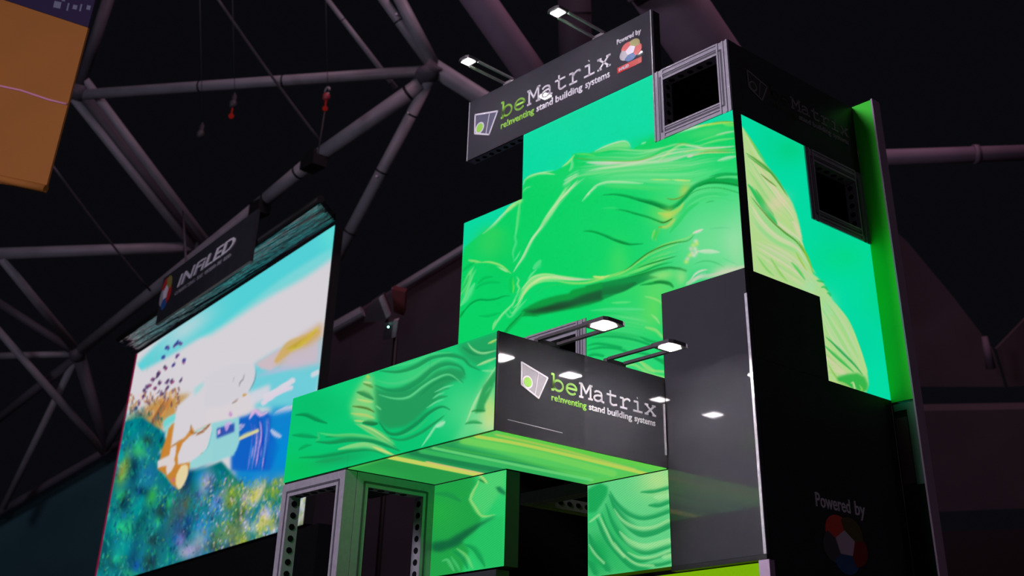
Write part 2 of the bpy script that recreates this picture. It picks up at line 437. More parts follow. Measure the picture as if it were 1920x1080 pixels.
cl.stroke(B(650, 405, 740, 330, 860, 255, 980, 262), 5, (196, 222, 150), 0.6); cl.stroke(B(800, 262, 880, 238, 960, 248), 1.4, (120, 170, 60), 0.8)
cl.stroke(B(900, 262, 1000, 268, 1100, 282, 1380, 265), 4, (222, 214, 190), 0.8); cl.stroke(B(910, 368, 1000, 345, 1120, 320, 1380, 322), 3, (206, 214, 140), 0.9)
cl.stroke(B(920, 365, 960, 352, 990, 345), 4, CREAM, 0.9); cl.stroke(B(990, 348, 1080, 322, 1200, 316, 1380, 320), 1.2, (110, 150, 50), 0.9)
cl.stroke(B(880, 330, 1000, 300, 1380, 298), 3, (190, 220, 120), 0.7); cl.stroke(B(1050, 300, 1200, 298, 1380, 294), 1.2, (80, 170, 50), 0.7)
cl.stroke(B(1200, 400, 1300, 368, 1380, 360), 6, (206, 222, 190), 0.7, 2); cl.stroke(B(1020, 262, 1200, 210, 1380, 190), 4, (160, 224, 130), 0.6); cl.stroke(B(980, 235, 1180, 170, 1380, 120), 3, (120, 218, 120), 0.6)
cl.stroke(B(1180, 165, 1290, 135, 1380, 128), 3, (210, 218, 190), 0.6)
cl.stroke(B(800, 155, 900, 112, 1010, 85, 1110, 62), 5, (206, 224, 196), 0.85); cl.stroke(B(1000, 92, 1110, 66, 1250, 45, 1380, 48), 4, (190, 220, 90), 0.9); cl.stroke(B(1120, 58, 1240, 40, 1380, 40), 1.3, (110, 150, 30), 0.8); cl.stroke(B(1250, 62, 1380, 70), 5, (150, 224, 90), 0.6, 2)
cl.stroke(B(500, 245, 530, 232, 552, 226), 3, PALE, 0.7)
# left shoulder of the crest
cl.stroke(A(765, 590, 775, 530, 830, 490, 950, 455, 1090, 470), 4, (130, 226, 130), 0.9); cl.stroke(A(780, 520, 830, 482, 950, 452, 1090, 428), 2, (180, 226, 150), 0.8); cl.stroke(A(900, 462, 1000, 456, 1090, 472), 3, (170, 226, 160), 0.6)
cl.stroke(A(1150, 395, 1215, 345, 1265, 290, 1280, 265), 4, (170, 226, 130), 0.9); cl.stroke(A(1240, 300, 1300, 305, 1510, 330), 1.4, (90, 160, 50), 0.9); cl.stroke(A(1290, 262, 1400, 262, 1500, 285), 4, (110, 214, 96), 0.7)
cl.stroke(A(1255, 310, 1250, 390, 1225, 440), 5, (130, 226, 150), 0.7, 2)
cl.stroke(A(750, 660, 790, 610, 850, 590), 2.5, (120, 228, 140), 0.7)
# long diagonal highlight
cl.bundle(A(1150, 610, 1250, 540, 1330, 480) , A(1190, 480, 1300, 420, 1400, 390), 12, [PALE, (220, 224, 196), LGR], (1.5, 3.5), 0.7, 8)
dl = A(1330, 560, 1200, 700, 1080, 820, 980, 950, 880, 1080); dr = A(1150, 640, 1080, 780, 1000, 900, 900, 1080)
cl.bundle(A(1420, 480, 1300, 570, 1160, 700, 1060, 800, 960, 940), A(1200, 560, 1110, 720, 1020, 860, 940, 980, 880, 1080), 26, [(170, 226, 150), LGR, (196, 228, 176)], (1.5, 3.5), 0.5, 9)
cl.stroke(A(1160, 690, 1070, 820, 985, 940, 890, 1070, 820, 1180), 6, (176, 228, 160), 0.8, 1.5); cl.stroke(C_(830, 10, 740, 110, 690, 200, 640, 300, 590, 380, 548, 452), 5, (190, 228, 170), 0.85, 1.2); cl.stroke(C_(620, 240, 590, 300, 545, 360), 2.4, (120, 230, 160), 0.7)
cl.stroke(A(735, 720, 715, 830, 700, 950, 690, 1080), 5, (120, 224, 130), 0.7, 2); cl.stroke(C_(585, 10, 570, 100, 575, 170, 550, 250, 556, 340), 4, (110, 226, 150), 0.55, 2)
cl.stroke(A(345, 1078, 450, 985, 560, 870, 660, 775), 5, (170, 230, 170), 0.85, 1.2, (1, 0)); cl.stroke(A(570, 860, 640, 790, 730, 730), 7, (170, 226, 130), 0.8, 1.5, (1, 0)); cl.blob(*A(470, 1060)[0], 20, 12, (50, 208, 90), 0.6)
cl.blob(*C_(330, 190)[0], 22, 26, (48, 208, 96), 0.7)
# highlight curl in the middle
cl.stroke(B(10, 710, 40, 670, 90, 625, 180, 595, 300, 592, 420, 600, 530, 610), 5, (176, 228, 170), 0.8, 1.4); cl.stroke(B(0, 720, 30, 690), 3, PALE, 0.8); cl.stroke(A(1355, 745, 1430, 650, 1512, 590), 4, (190, 230, 180), 0.7)
cl.stroke(B(570, 572, 680, 574, 800, 576), 2, (200, 226, 120), 0.8); cl.stroke(B(780, 573, 880, 578, 965, 583), 3, (206, 228, 130), 0.9)
cl.bundle(B(140, 640, 400, 650, 620, 690, 760, 740), B(200, 600, 400, 610, 700, 640, 900, 620), 10, [(90, 220, 120), (60, 212, 105)], (3, 8), 0.4, 11, 2)
# upper dark folds
cl.stroke(B(725, 742, 790, 752, 840, 745, 890, 720, 940, 680, 1000, 640), 3, (150, 190, 70), 0.8); cl.blob(*B(900, 670)[0], 9, 14, (176, 206, 92), 0.8, 30); cl.stroke(B(720, 742, 790, 756, 850, 742, 910, 705), 1.4, (70, 120, 30), 0.8)
cl.stroke(B(135, 716, 250, 712, 360, 728, 470, 760, 600, 790, 700, 822, 760, 838, 830, 815, 900, 750, 980, 660, 1060, 610, 1160, 585, 1290, 575, 1400, 600), 7, DGR, 0.9, 1, (1, 0)); cl.stroke(B(460, 762, 600, 800, 700, 838, 760, 858, 820, 830), 5, (0, 130, 56), 0.9)
cl.poly(B(1010, 640, 1060, 600, 1130, 560, 1200, 530, 1300, 518, 1400, 520, 1400, 545, 1290, 540, 1180, 560, 1250, 575, 1400, 570, 1400, 628, 1250, 606, 1130, 600, 1060, 618), (4, 170, 72), 1.2, 0.9)
cl.stroke(B(1010, 645, 1100, 612, 1200, 604, 1300, 612, 1400, 632), 4, (0, 132, 50), 0.9, 1, (1, 0)); cl.stroke(B(1120, 548, 1250, 520, 1400, 524), 3, (4, 160, 76), 0.7, 1.2, (1, 0)); cl.stroke(B(1180, 560, 1290, 545, 1400, 545), 4, (90, 222, 130), 0.9, 1, (1, 0))
cl.stroke(B(820, 850, 900, 770, 980, 690, 1060, 660, 1160, 648, 1260, 655, 1400, 695), 1.4, (30, 150, 60), 0.8, 0.8, (1, 0))
cl.bundle(B(760, 1060, 860, 930, 960, 820, 1080, 750, 1200, 740, 1400, 790), B(830, 830, 920, 750, 1000, 690, 1100, 670, 1250, 670, 1400, 710), 22, [(44, 206, 108), (100, 224, 140), (70, 214, 120)], (2, 5), 0.5, 12, 1.4)
cl.stroke(B(760, 1070, 850, 960, 930, 860, 1040, 780), 8, (30, 204, 96), 0.6, 2); cl.stroke(B(1090, 790, 1130, 775, 1190, 768), 1.4, (40, 160, 70), 0.7)
cl.blob(*B(750, 900)[0], 14, 12, (184, 214, 92), 0.9, -30); cl.stroke(B(650, 880, 760, 890, 850, 840, 900, 780), 8, (186, 212, 92), 0.7, 2); cl.stroke(B(660, 1010, 740, 1000, 820, 930), 6, (196, 206, 96), 0.7, 2)
cl.stroke(B(245, 842, 350, 860, 450, 890, 560, 920, 640, 950, 710, 968, 760, 945, 800, 920), 3.2, (0, 150, 62), 0.9); cl.stroke(B(640, 950, 700, 970, 760, 950, 800, 922), 2, (60, 100, 20), 0.8); cl.stroke(B(655, 1012, 700, 1010), 2, (130, 140, 20), 0.8)
cl.stroke(B(140, 840, 230, 830, 300, 850), 3, (100, 222, 130), 0.35, 2)
cl.stroke(D(0, 152, 70, 160, 150, 190, 220, 222, 290, 248, 360, 264, 420, 262, 485, 256), 4.5, (0, 150, 66), 0.95); cl.stroke(D(220, 222, 300, 250, 370, 266), 4, (0, 134, 54), 0.7)
cl.stroke(C_(1190, 66, 1280, 72, 1375, 105), 3.2, (0, 160, 66), 0.9)
cl.bundle(D(560, 130, 540, 200, 560, 260), D(640, 120, 600, 200, 600, 260), 8, [(160, 216, 90), (40, 200, 80)], (2, 5), 0.4, 13, 2)
# right-hand crease with crumbled edge
for i, (x, y) in enumerate([(920, 235), (900, 270), (880, 300), (915, 300), (930, 255), (890, 335), (925, 330), (870, 355), (850, 385), (905, 355), (840, 410)]):
    cl.blob(*D(x, y)[0], 4, 3.4, [(226, 220, 200), (206, 226, 110), (222, 206, 190)][i % 3], 0.85, 20 * i)
cl.stroke(D(230, 530, 330, 490, 420, 420, 520, 340, 640, 270, 760, 232, 850, 205, 930, 145), 4, (140, 222, 110), 0.8, 1.2); cl.stroke(D(200, 528, 330, 475, 430, 400, 520, 335, 640, 278, 760, 246, 850, 232, 900, 190, 925, 150), 2.2, (50, 130, 40), 0.95)
cl.stroke(D(890, 170, 930, 150, 985, 132), 5, (224, 216, 200), 0.9); cl.stroke(D(925, 320, 1000, 312, 1060, 314, 1130, 330), 6, (206, 224, 196), 0.85); cl.stroke(D(940, 325, 1000, 330, 1110, 332), 3, (190, 226, 190), 0.7)
cl.stroke(D(1030, 130, 1120, 122, 1230, 122), 2.4, (80, 200, 130), 0.5, 1.5); cl.blob(*D(1240, 240)[0], 24, 30, (150, 222, 165), 0.7); cl.blob(*D(1270, 340)[0], 16, 24, (150, 220, 160), 0.6)
cl.bundle(D(300, 500, 450, 430, 600, 370, 760, 350), D(240, 545, 400, 500, 560, 450, 740, 400), 14, [(120, 224, 110), (40, 206, 90), (150, 224, 120)], (1.5, 4), 0.5, 14)
cl.stroke(D(410, 468, 520, 430, 640, 395, 775, 356), 2.2, (20, 130, 50), 0.85); cl.stroke(D(340, 528, 480, 490, 600, 440, 740, 408), 2.4, (20, 150, 60), 0.8)
# the big shadow fold, right part then left part
cl.poly(D(-5, 612, 120, 585, 230, 562, 330, 540, 430, 518, 520, 495, 600, 470, 700, 455, 790, 458, 845, 480, 846, 495, 780, 478, 700, 470, 600, 490, 520, 520, 610, 540, 520, 560, 430, 600, 340, 645, 230, 690, 120, 735, -5, 775), (12, 140, 66), 1.0, 0.95)
cl.stroke(D(330, 545, 480, 510, 620, 468, 730, 458, 845, 488), 3, (10, 130, 50), 0.9); cl.stroke(D(0, 700, 150, 665, 300, 640, 420, 580), 14, (20, 110, 56), 0.8, 5)
cl.blob(*D(640, 520)[0], 24, 9, (150, 222, 120), 0.8, -8); cl.blob(*D(800, 540)[0], 10, 14, (150, 220, 130), 0.8); cl.stroke(D(445, 606, 540, 596, 620, 585, 700, 590, 740, 628), 5, (10, 150, 60), 0.95); cl.stroke(D(560, 578, 620, 584, 690, 600, 735, 630), 6, (20, 120, 50), 0.7)
cl.poly(C_(380, 1075, 500, 960, 590, 870, 640, 790, 720, 740, 820, 695, 900, 672, 970, 655, 1060, 640, 1100, 605, 1230, 575, 1375, 535, 1375, 700, 1280, 735, 1160, 770, 1000, 800, 860, 826, 740, 850, 640, 845, 560, 930, 470, 1020, 420, 1075), (10, 152, 62), 1.4, 0.95)
cl.poly(C_(640, 800, 760, 790, 860, 760, 960, 720, 1080, 700, 1200, 650, 1375, 600, 1375, 695, 1260, 720, 1140, 745, 1000, 785, 860, 815, 740, 826), (26, 84, 50), 2.2, 0.9); cl.blob(*C_(900, 775)[0], 40, 5, (30, 60, 36), 0.6, -8)
cl.stroke(C_(500, 980, 580, 890, 660, 800), 12, (6, 196, 90), 0.5, 3); cl.stroke(C_(480, 980, 560, 900, 640, 815), 3, (6, 140, 60), 0.8)
cl.stroke(C_(620, 850, 700, 842, 790, 852), 3, (10, 140, 56), 0.6)
cl.stroke(D(200, 755, 300, 748, 380, 748), 4, (110, 228, 130), 0.7); cl.stroke(D(20, 822, 200, 806, 400, 808, 500, 812), 5, (110, 226, 150), 0.5, 2)
# silk over the shadow fold
cl.bundle(C_(560, 790, 620, 700, 700, 600, 800, 540, 960, 530, 1200, 545), C_(590, 640, 660, 560, 720, 490, 840, 458, 1000, 480, 1300, 510), 34, [(196, 228, 140), (150, 228, 130), PALE, (90, 224, 120)], (1.4, 3.4), 0.6, 15)
cl.stroke(C_(540, 790, 600, 720, 680, 590, 760, 520, 860, 490, 960, 490, 1100, 510, 1290, 515), 4, (196, 226, 150), 0.85); cl.stroke(C_(900, 465, 1000, 492, 1120, 505, 1290, 505), 3, CREAM, 0.6); cl.stroke(C_(720, 560, 800, 500, 900, 480), 3, (210, 228, 160), 0.8)
cl.stroke(C_(960, 530, 1100, 542, 1240, 536, 1375, 500), 4, (160, 224, 110), 0.8, 1, (1, 0)); cl.stroke(C_(1280, 480, 1340, 490, 1375, 485), 4, (206, 224, 110), 0.9, 1, (1, 0)); cl.stroke(D(0, 560, 100, 545, 210, 522, 320, 485, 380, 450), 6, (150, 222, 110), 0.7); cl.stroke(D(60, 530, 140, 536, 200, 520), 3, (214, 226, 130), 0.8)
cl.stroke(C_(760, 640, 880, 570, 1000, 560, 1120, 570), 3, (40, 206, 96), 0.5, 2)
cl.stroke(C_(730, 420, 770, 370, 810, 330), 10, (120, 226, 150), 0.6, 3); cl.stroke(C_(680, 520, 720, 460, 770, 415), 3, (150, 230, 160), 0.7)
cl.stroke(C_(360, 985, 400, 900, 450, 830, 530, 750, 580, 690), 4, (150, 230, 150), 0.85); cl.stroke(C_(360, 980, 370, 930, 400, 870), 2.5, (190, 228, 140), 0.7)
cl.stroke(C_(470, 790, 500, 840, 530, 850, 600, 770, 680, 690), 4, (110, 226, 140), 0.7, 1.5); cl.stroke(C_(515, 780, 540, 820, 600, 740, 650, 660), 3, (150, 230, 150), 0.7)
cl.stroke(C_(610, 610, 560, 700, 540, 780), 3, (150, 230, 150), 0.6)
# small dome at the left
cl.stroke(C_(240, 355, 330, 348, 420, 372, 480, 410, 540, 465), 3.4, (170, 226, 120), 0.9); cl.stroke(C_(130, 330, 200, 340, 260, 352), 5, (160, 222, 120), 0.8); cl.bundle(C_(430, 400, 500, 440, 540, 475), C_(380, 380, 450, 420, 530, 470), 6, [(150, 228, 130), PALE], (1.5, 3), 0.6, 17)
cl.stroke(C_(575, 480, 600, 510, 590, 545, 605, 590, 580, 640), 3.6, (150, 228, 140), 0.8); cl.stroke(C_(548, 490, 552, 560, 548, 640), 3, (140, 222, 70), 0.8); cl.stroke(C_(540, 480, 535, 560, 530, 640), 10, (4, 196, 80), 0.5, 3)
cl.bundle(C_(60, 620, 100, 520, 150, 420, 210, 350), C_(60, 760, 120, 640, 180, 480, 250, 350), 16, [(120, 228, 130), (170, 228, 150), (40, 212, 100)], (2, 4.5), 0.55, 18, 1.5)
cl.stroke(C_(60, 760, 110, 690, 160, 600, 200, 540), 9, (120, 230, 150), 0.7, 2.5); cl.stroke(C_(80, 440, 130, 400, 200, 350), 5, (0, 186, 84), 0.8, 2); cl.stroke(C_(60, 640, 110, 560, 150, 460), 4, (0, 190, 86), 0.7, 2)
cl.stroke(C_(60, 860, 110, 790, 170, 730, 240, 700, 320, 702, 400, 690, 470, 665, 535, 662), 3, (0, 150, 66), 0.85, 1.2); cl.stroke(C_(200, 600, 260, 560, 340, 540, 440, 540), 5, (0, 180, 84), 0.6, 2.5); cl.stroke(C_(220, 550, 290, 500, 370, 485), 4, (0, 176, 80), 0.6, 2.5)
cl.stroke(C_(60, 870, 80, 830, 110, 790), 4, (0, 150, 60), 0.7, 1.5); cl.stroke(C_(230, 845, 320, 850, 440, 815), 4, (0, 180, 80), 0.7, 2)
# lower right pocket and the piece under it
cl.blob(*D(960, 540)[0], 22, 12, (40, 206, 120), 0.9, -30); cl.bundle(D(850, 590, 920, 500, 1000, 470, 1080, 490), D(880, 600, 950, 540, 1020, 520, 1100, 520), 10, [(200, 224, 196), (90, 220, 150), CREAM], (2, 4), 0.6, 20)
cl.stroke(D(890, 440, 960, 408, 1040, 404, 1120, 430, 1180, 470), 2.4, (60, 190, 110), 0.7); cl.blob(*D(1170, 480)[0], 30, 10, (214, 214, 180), 0.7, -15); cl.stroke(D(850, 590, 930, 545, 1100, 510, 1330, 448), 6, (222, 206, 190), 0.6, 3, (0, 0)); cl.stroke(D(1130, 370, 1220, 410, 1290, 440), 2, (90, 210, 140), 0.6)
cl.stroke(D(480, 700, 560, 715, 620, 745, 650, 790), 3, (170, 224, 130), 0.6, 1.5); cl.stroke(D(540, 850, 590, 890, 620, 940), 3, (190, 224, 150), 0.6, 1.5)
PP = crop(960, 560, 5.647)
cl.blob(1165, 640, 60, 20, (44, 208, 110), 0.8); cl.bundle(PP(790, 480, 900, 420, 1100, 410, 1300, 440, 1600, 500), PP(790, 330, 1000, 330, 1300, 350, 1600, 420), 9, [(60, 212, 118), (20, 176, 84)], (3, 6), 0.5, 21, 2)
for q in ((830, 415, 1000, 402, 1200, 420, 1400, 470, 1600, 560), (790, 500, 900, 480, 1050, 500, 1150, 520), (790, 545, 950, 520, 1100, 530, 1200, 560), (1350, 400, 1450, 450, 1600, 480), (1290, 570, 1450, 600, 1610, 690), (790, 610, 880, 596, 960, 610), (1480, 620, 1560, 650, 1620, 660)):
    cl.stroke(PP(*q), 4.5, (4, 160, 78), 0.8, 1.5, (1, 0))
for q in ((1180, 720, 1300, 700, 1450, 790, 1610, 830), (1350, 660, 1450, 750, 1600, 770), (1400, 300, 1520, 330, 1590, 400), (1300, 640, 1400, 690, 1500, 760)):
    cl.stroke(PP(*q), 5, (150, 220, 120), 0.8, 2, (1, 0))

# ------------------------------------------------------------------ picture on the tower's right face
E_ = crop(1380, 200, 3.856); F_ = crop(1380, 460, 3.6)
cr = Canvas(1370, 190, 1690, 770, TEAL)
for (x, y, rx, ry, c) in ((1480, 280, 40, 30, (4, 206, 130)), (1580, 480, 60, 40, (4, 215, 134)), (1650, 560, 40, 60, (4, 214, 140)), (1560, 430, 30, 40, (4, 212, 150)), (1620, 640, 40, 60, (3, 212, 160)), (1650, 720, 30, 50, (3, 220, 164)), (1440, 260, 20, 40, (5, 212, 150))):
    cr.blob(x, y, rx, ry, c, 0.8)
lf = E_(30, 130, 60, 165, 120, 262, 160, 340, 220, 420, 300, 520, 350, 600, 410, 700, 440, 780, 462, 860, 480, 960) + F_(440, -10, 490, 90, 520, 190, 590, 255, 650, 365, 740, 480, 800, 600, 850, 730, 885, 840, 897, 940, 880, 990, 840, 1000, 500, 1000, 0, 300) + [(1375, 560)]
cr.poly(lf, (176, 214, 140), 1.0)
cr.bundle(E_(60, 165, 130, 290, 220, 430, 300, 540), E_(60, 340, 130, 420, 200, 520, 280, 640), 22, [(206, 212, 150), (130, 205, 100), (160, 214, 110), PALE], (1.5, 4), 0.6, 31)
cr.bundle(E_(60, 420, 140, 560, 260, 720, 400, 880, 500, 1040), E_(90, 290, 200, 460, 330, 640, 420, 760, 470, 940), 40, [(214, 210, 170), (170, 214, 120), (130, 214, 120), (226, 206, 190)], (1.5, 4), 0.55, 32)
cr.bundle(E_(90, 800, 170, 900, 300, 1000) + F_(420, 60, 560, 240), E_(90, 500, 200, 720, 340, 860, 470, 960) + F_(470, 80, 580, 250), 46, [(224, 208, 184), (206, 214, 170), (130, 214, 130), (160, 216, 130)], (2, 6), 0.6, 33, 1.5)
cr.bundle(F_(120, 60, 300, 200, 460, 300, 600, 420), F_(120, -60, 360, 60, 500, 200, 620, 360), 40, [(218, 206, 186), (226, 208, 190), (186, 214, 140), (150, 210, 140)], (2, 6), 0.55, 34, 1.5)
cr.blob(*F_(500, 280)[0], 16, 14, (160, 220, 160), 0.8); cr.blob(*F_(620, 420)[0], 16, 24, (150, 220, 158), 0.7)
cr.bundle(F_(560, 470, 620, 640, 720, 780, 850, 880), F_(560, 290, 700, 440, 800, 620, 880, 850), 46, [(190, 216, 160), (150, 212, 130), (206, 214, 180), (120, 212, 110)], (1.5, 4.5), 0.5, 35)
cr.bundle(F_(560, 640, 640, 740, 740, 850, 820, 880), F_(580, 880, 660, 860, 740, 880, 800, 900), 16, [(206, 206, 160), (220, 206, 180), (150, 208, 110)], (2, 5), 0.6, 36)
cr.stroke(F_(600, 612, 660, 670, 740, 750, 800, 810, 860, 880), 4, (20, 160, 70), 0.85); cr.stroke(F_(590, 670, 660, 740, 740, 810, 800, 860), 5, (40, 180, 70), 0.8, 1.3); cr.stroke(F_(620, 800, 680, 890, 720, 910), 3, (110, 190, 60), 0.6)
cr.poly(F_(680, 890, 750, 870, 820, 862, 870, 890, 892, 940, 885, 980, 850, 992, 760, 960, 690, 925), (40, 176, 66), 2, 0.9); cr.stroke(F_(770, 935, 790, 925, 800, 960, 780, 980), 4, (214, 226, 170), 0.8); cr.stroke(F_(830, 940, 850, 970, 820, 990), 3, (160, 214, 90), 0.7); cr.stroke(F_(630, 915, 720, 930, 790, 975, 850, 996), 6, (190, 206, 120), 0.6, 2)
cr.stroke(E_(65, 330, 150, 390, 230, 455, 300, 540, 380, 660), 4, (60, 150, 50), 0.85); cr.stroke(E_(75, 350, 180, 430, 250, 480, 290, 520), 3, (50, 160, 60), 0.7); cr.stroke(E_(170, 480, 230, 530, 300, 585), 2.5, (70, 130, 30), 0.7)
cr.stroke(E_(85, 560, 120, 610, 170, 690, 220, 760, 300, 850), 11, (20, 186, 78), 0.85, 1.5); cr.stroke(E_(100, 640, 180, 740, 260, 830, 350, 910, 440, 980, 510, 1080), 3, (70, 140, 40), 0.9); cr.stroke(E_(140, 590, 200, 690, 280, 790), 3, (60, 180, 70), 0.7, 1.5)
cr.stroke(E_(90, 460, 160, 560, 230, 660, 320, 760), 5, (120, 210, 110), 0.6, 2); cr.stroke(E_(400, 830, 430, 850, 470, 950), 8, (222, 206, 176), 0.7, 3); cr.blob(*E_(290, 700)[0], 14, 24, (220, 204, 170), 0.7, 60)
cr.stroke(F_(370, 110, 410, 160, 440, 200, 470, 240), 5, (70, 200, 80), 0.8); cr.stroke(F_(140, 70, 210, 160, 260, 210), 3.5, (110, 200, 90), 0.7); cr.stroke(F_(230, 80, 290, 170, 350, 250), 4, (120, 200, 80), 0.7); cr.stroke(F_(420, -40, 470, 60, 500, 130), 2.4, (120, 170, 40), 0.9); cr.stroke(F_(400, 40, 440, 110, 480, 180), 2.4, (150, 190, 60), 0.8); cr.stroke(F_(440, -10, 490, 90, 525, 200), 3, (130, 190, 50), 0.9)
for q in ((540, 235, 570, 245, 600, 250), (570, 285, 600, 285, 620, 310), (610, 320, 630, 330, 640, 350)):
    cr.stroke(F_(*q), 4, (30, 190, 90), 0.8)
cr.stroke(E_(60, 165, 130, 275, 220, 410), 2, (150, 190, 60), 0.8); cr.stroke(F_(660, 380, 760, 510, 830, 680, 890, 870), 3, (200, 220, 130), 0.8)

# ------------------------------------------------------------------ picture on the beam
G_ = crop(520, 600, 3.375)
cb = Canvas(520, 605, 950, 915, (4, 196, 112))
cb.blob(650, 730, 60, 60, (4, 206, 120), 0.9); cb.blob(600, 760, 60, 30, (4, 180, 98), 0.5); cb.blob(780, 700, 100, 30, (60, 206, 122), 0.9, -18)
cb.blob(880, 770, 60, 60, (76, 212, 134), 0.95); cb.blob(560, 880, 50, 30, (4, 196, 92), 0.9); cb.blob(640, 860, 60, 12, (20, 160, 90), 0.7, -12)
cb.poly(G_(1150, 150, 1250, 120, 1400, 70, 1400, 220, 1330, 260, 1260, 290, 1200, 250, 1150, 190), (30, 160, 92), 4, 0.9)
cb.poly(G_(1350, 290, 1390, 280, 1390, 690, 1100, 780, 1160, 700, 1200, 600), (110, 216, 140), 6, 0.8); cb.blob(*G_(1350, 640)[0], 22, 34, (196, 220, 160), 0.9); cb.blob(*G_(1340, 560)[0], 14, 30, (190, 218, 120), 0.7)
cb.poly(G_(612, 400, 640, 440, 740, 450, 850, 430, 930, 380, 1010, 320, 1100, 300, 1180, 320, 1190, 370, 1120, 390, 1060, 420, 1000, 500, 940, 570, 870, 640, 800, 680, 700, 690, 640, 650, 615, 560), (33, 152, 88), 3, 0.95)
for q, w, c in (((640, 320, 760, 330, 870, 300, 980, 240, 1080, 225, 1170, 245, 1220, 290, 1290, 320), 8, (24, 138, 78)), ((610, 410, 700, 445, 800, 440, 900, 385, 990, 310, 1080, 280, 1160, 300, 1190, 350), 11, (24, 140, 80)), ((900, 480, 1000, 400, 1080, 370, 1150, 380, 1180, 400), 6, (26, 146, 82)),
                ((1170, 170, 1230, 210, 1300, 215, 1390, 190), 9, (24, 140, 80)), ((640, 640, 700, 715, 780, 720, 880, 660, 960, 590, 1040, 550, 1100, 570), 7, (20, 126, 72)), ((690, 740, 790, 760, 900, 720, 1000, 650, 1060, 600), 5, (26, 140, 80)), ((940, 560, 1010, 500, 1080, 480), 5, (30, 150, 84)), ((980, 480, 1030, 445, 1090, 430), 4, (30, 150, 84)),
                ((110, 600, 180, 605, 250, 635, 320, 655), 7, (4, 130, 72)), ((90, 728, 180, 738, 260, 745), 7, (4, 150, 84)), ((240, 770, 340, 778, 460, 762, 580, 765, 700, 800, 780, 830), 9, (20, 130, 74)), ((130, 870, 260, 868, 380, 850, 480, 830, 600, 825, 690, 855), 6, (10, 140, 76)), ((130, 825, 180, 800, 220, 790), 5, (4, 160, 84)), ((240, 900, 340, 890, 420, 870), 8, (20, 160, 90)), ((500, 455, 560, 480, 610, 500), 10, (30, 130, 70)), ((540, 400, 610, 430), 6, (80, 150, 70)), ((470, 545, 560, 560, 620, 585), 4, (40, 110, 40)), ((535, 650, 600, 660, 640, 655), 8, (20, 120, 66)), ((300, 740, 420, 735, 520, 730), 5, (10, 150, 80))):
    cb.stroke(G_(*q), w, c, 0.8, 2)
for q, w, c in (((630, 470, 740, 495, 830, 485, 920, 420, 1000, 370, 1090, 345, 1180, 410), 4.5, (96, 214, 140)), ((620, 380, 730, 400, 850, 370, 960, 290, 1060, 240, 1150, 262), 6, (70, 206, 126)), ((700, 300, 850, 265, 980, 215, 1120, 205), 5, (66, 212, 128)), ((1200, 140, 1240, 185, 1300, 208, 1395, 190), 4, (150, 224, 150)), ((1260, 290, 1320, 262, 1395, 235), 5, (180, 222, 150)), ((1330, 150, 1360, 135, 1395, 118), 4, (190, 216, 110)), ((1290, 320, 1390, 320), 4, (120, 220, 150)),
                ((1385, 290, 1330, 380, 1270, 480, 1235, 550, 1190, 660), 5, (170, 224, 160)), ((910, 805, 960, 730, 1010, 660, 1060, 630), 4, (150, 226, 170)), ((1000, 680, 1030, 660, 1065, 640), 7, (180, 230, 190)), ((940, 560, 1000, 520, 1060, 500), 3, (110, 216, 150)), ((980, 500, 1020, 470, 1060, 460), 3, (110, 216, 150)), ((990, 460, 1060, 425, 1120, 410), 3, (110, 216, 150)), ((620, 540, 640, 552, 660, 570), 3, (110, 214, 140)), ((760, 740, 860, 700, 960, 620), 3, (60, 190, 110))):
    cb.stroke(G_(*q), w, c, 0.85, 1.2)
cb.poly(G_(590, 330, 612, 400, 615, 500, 625, 640, 560, 650, 470, 620, 460, 540, 500, 440, 540, 380), (150, 212, 126), 5, 0.8)
for q, w, c in (((540, 400, 610, 430), 5, (80, 150, 70)), ((500, 455, 560, 480, 612, 505), 9, (34, 136, 74)), ((470, 545, 560, 560, 620, 585), 3.5, (70, 110, 40)), ((535, 650, 600, 660, 640, 655), 8, (20, 120, 66)), ((540, 390, 600, 400), 3, (190, 220, 140)), ((500, 500, 610, 520), 4, (190, 216, 120)), ((460, 590, 560, 600, 620, 625), 5, (186, 206, 110)), ((480, 635, 550, 640), 4, (190, 210, 120)), ((565, 345, 585, 370), 6, (170, 206, 80))):
    cb.stroke(G_(*q), w, c, 0.85, 1.3)
cb.bundle(G_(460, 640, 560, 700, 660, 760, 760, 820, 800, 830), G_(540, 660, 620, 690, 700, 740, 780, 800), 20, [(140, 214, 130), (190, 216, 130), (60, 190, 100), (40, 160, 86)], (1.5, 4), 0.6, 41)
cb.stroke(G_(260, 715, 360, 728, 480, 725, 590, 740, 700, 780), 6, (110, 210, 120), 0.75, 2); cb.stroke(G_(380, 820, 470, 795, 560, 785, 650, 810, 720, 850), 10, (150, 214, 130), 0.85, 2.5); cb.stroke(G_(600, 800, 680, 830, 740, 855), 5, (214, 216, 120), 0.9)
cb.stroke(G_(255, 705, 262, 740, 240, 770), 4, (70, 190, 110), 0.7); cb.poly(G_(1310, 480, 1340, 430, 1375, 400, 1340, 480, 1310, 540, 1315, 580, 1250, 590, 1262, 540, 1300, 420, 1385, 310, 1385, 380), (36, 156, 84), 1.5, 0.9)
cb.stroke(G_(1185, 658, 1240, 650, 1300, 655), 6, (40, 156, 84), 0.9); cb.stroke(G_(1225, 580, 1260, 575, 1320, 576), 4, (30, 130, 60), 0.8)
cb.stroke([(808, 645), (806, 700)], 1.0, (24, 150, 86), 0.5, 0.5, (0, 0)); cb.stroke([(653, 850), (650, 880)], 1.0, (10, 130, 70), 0.5, 0.5, (0, 0))

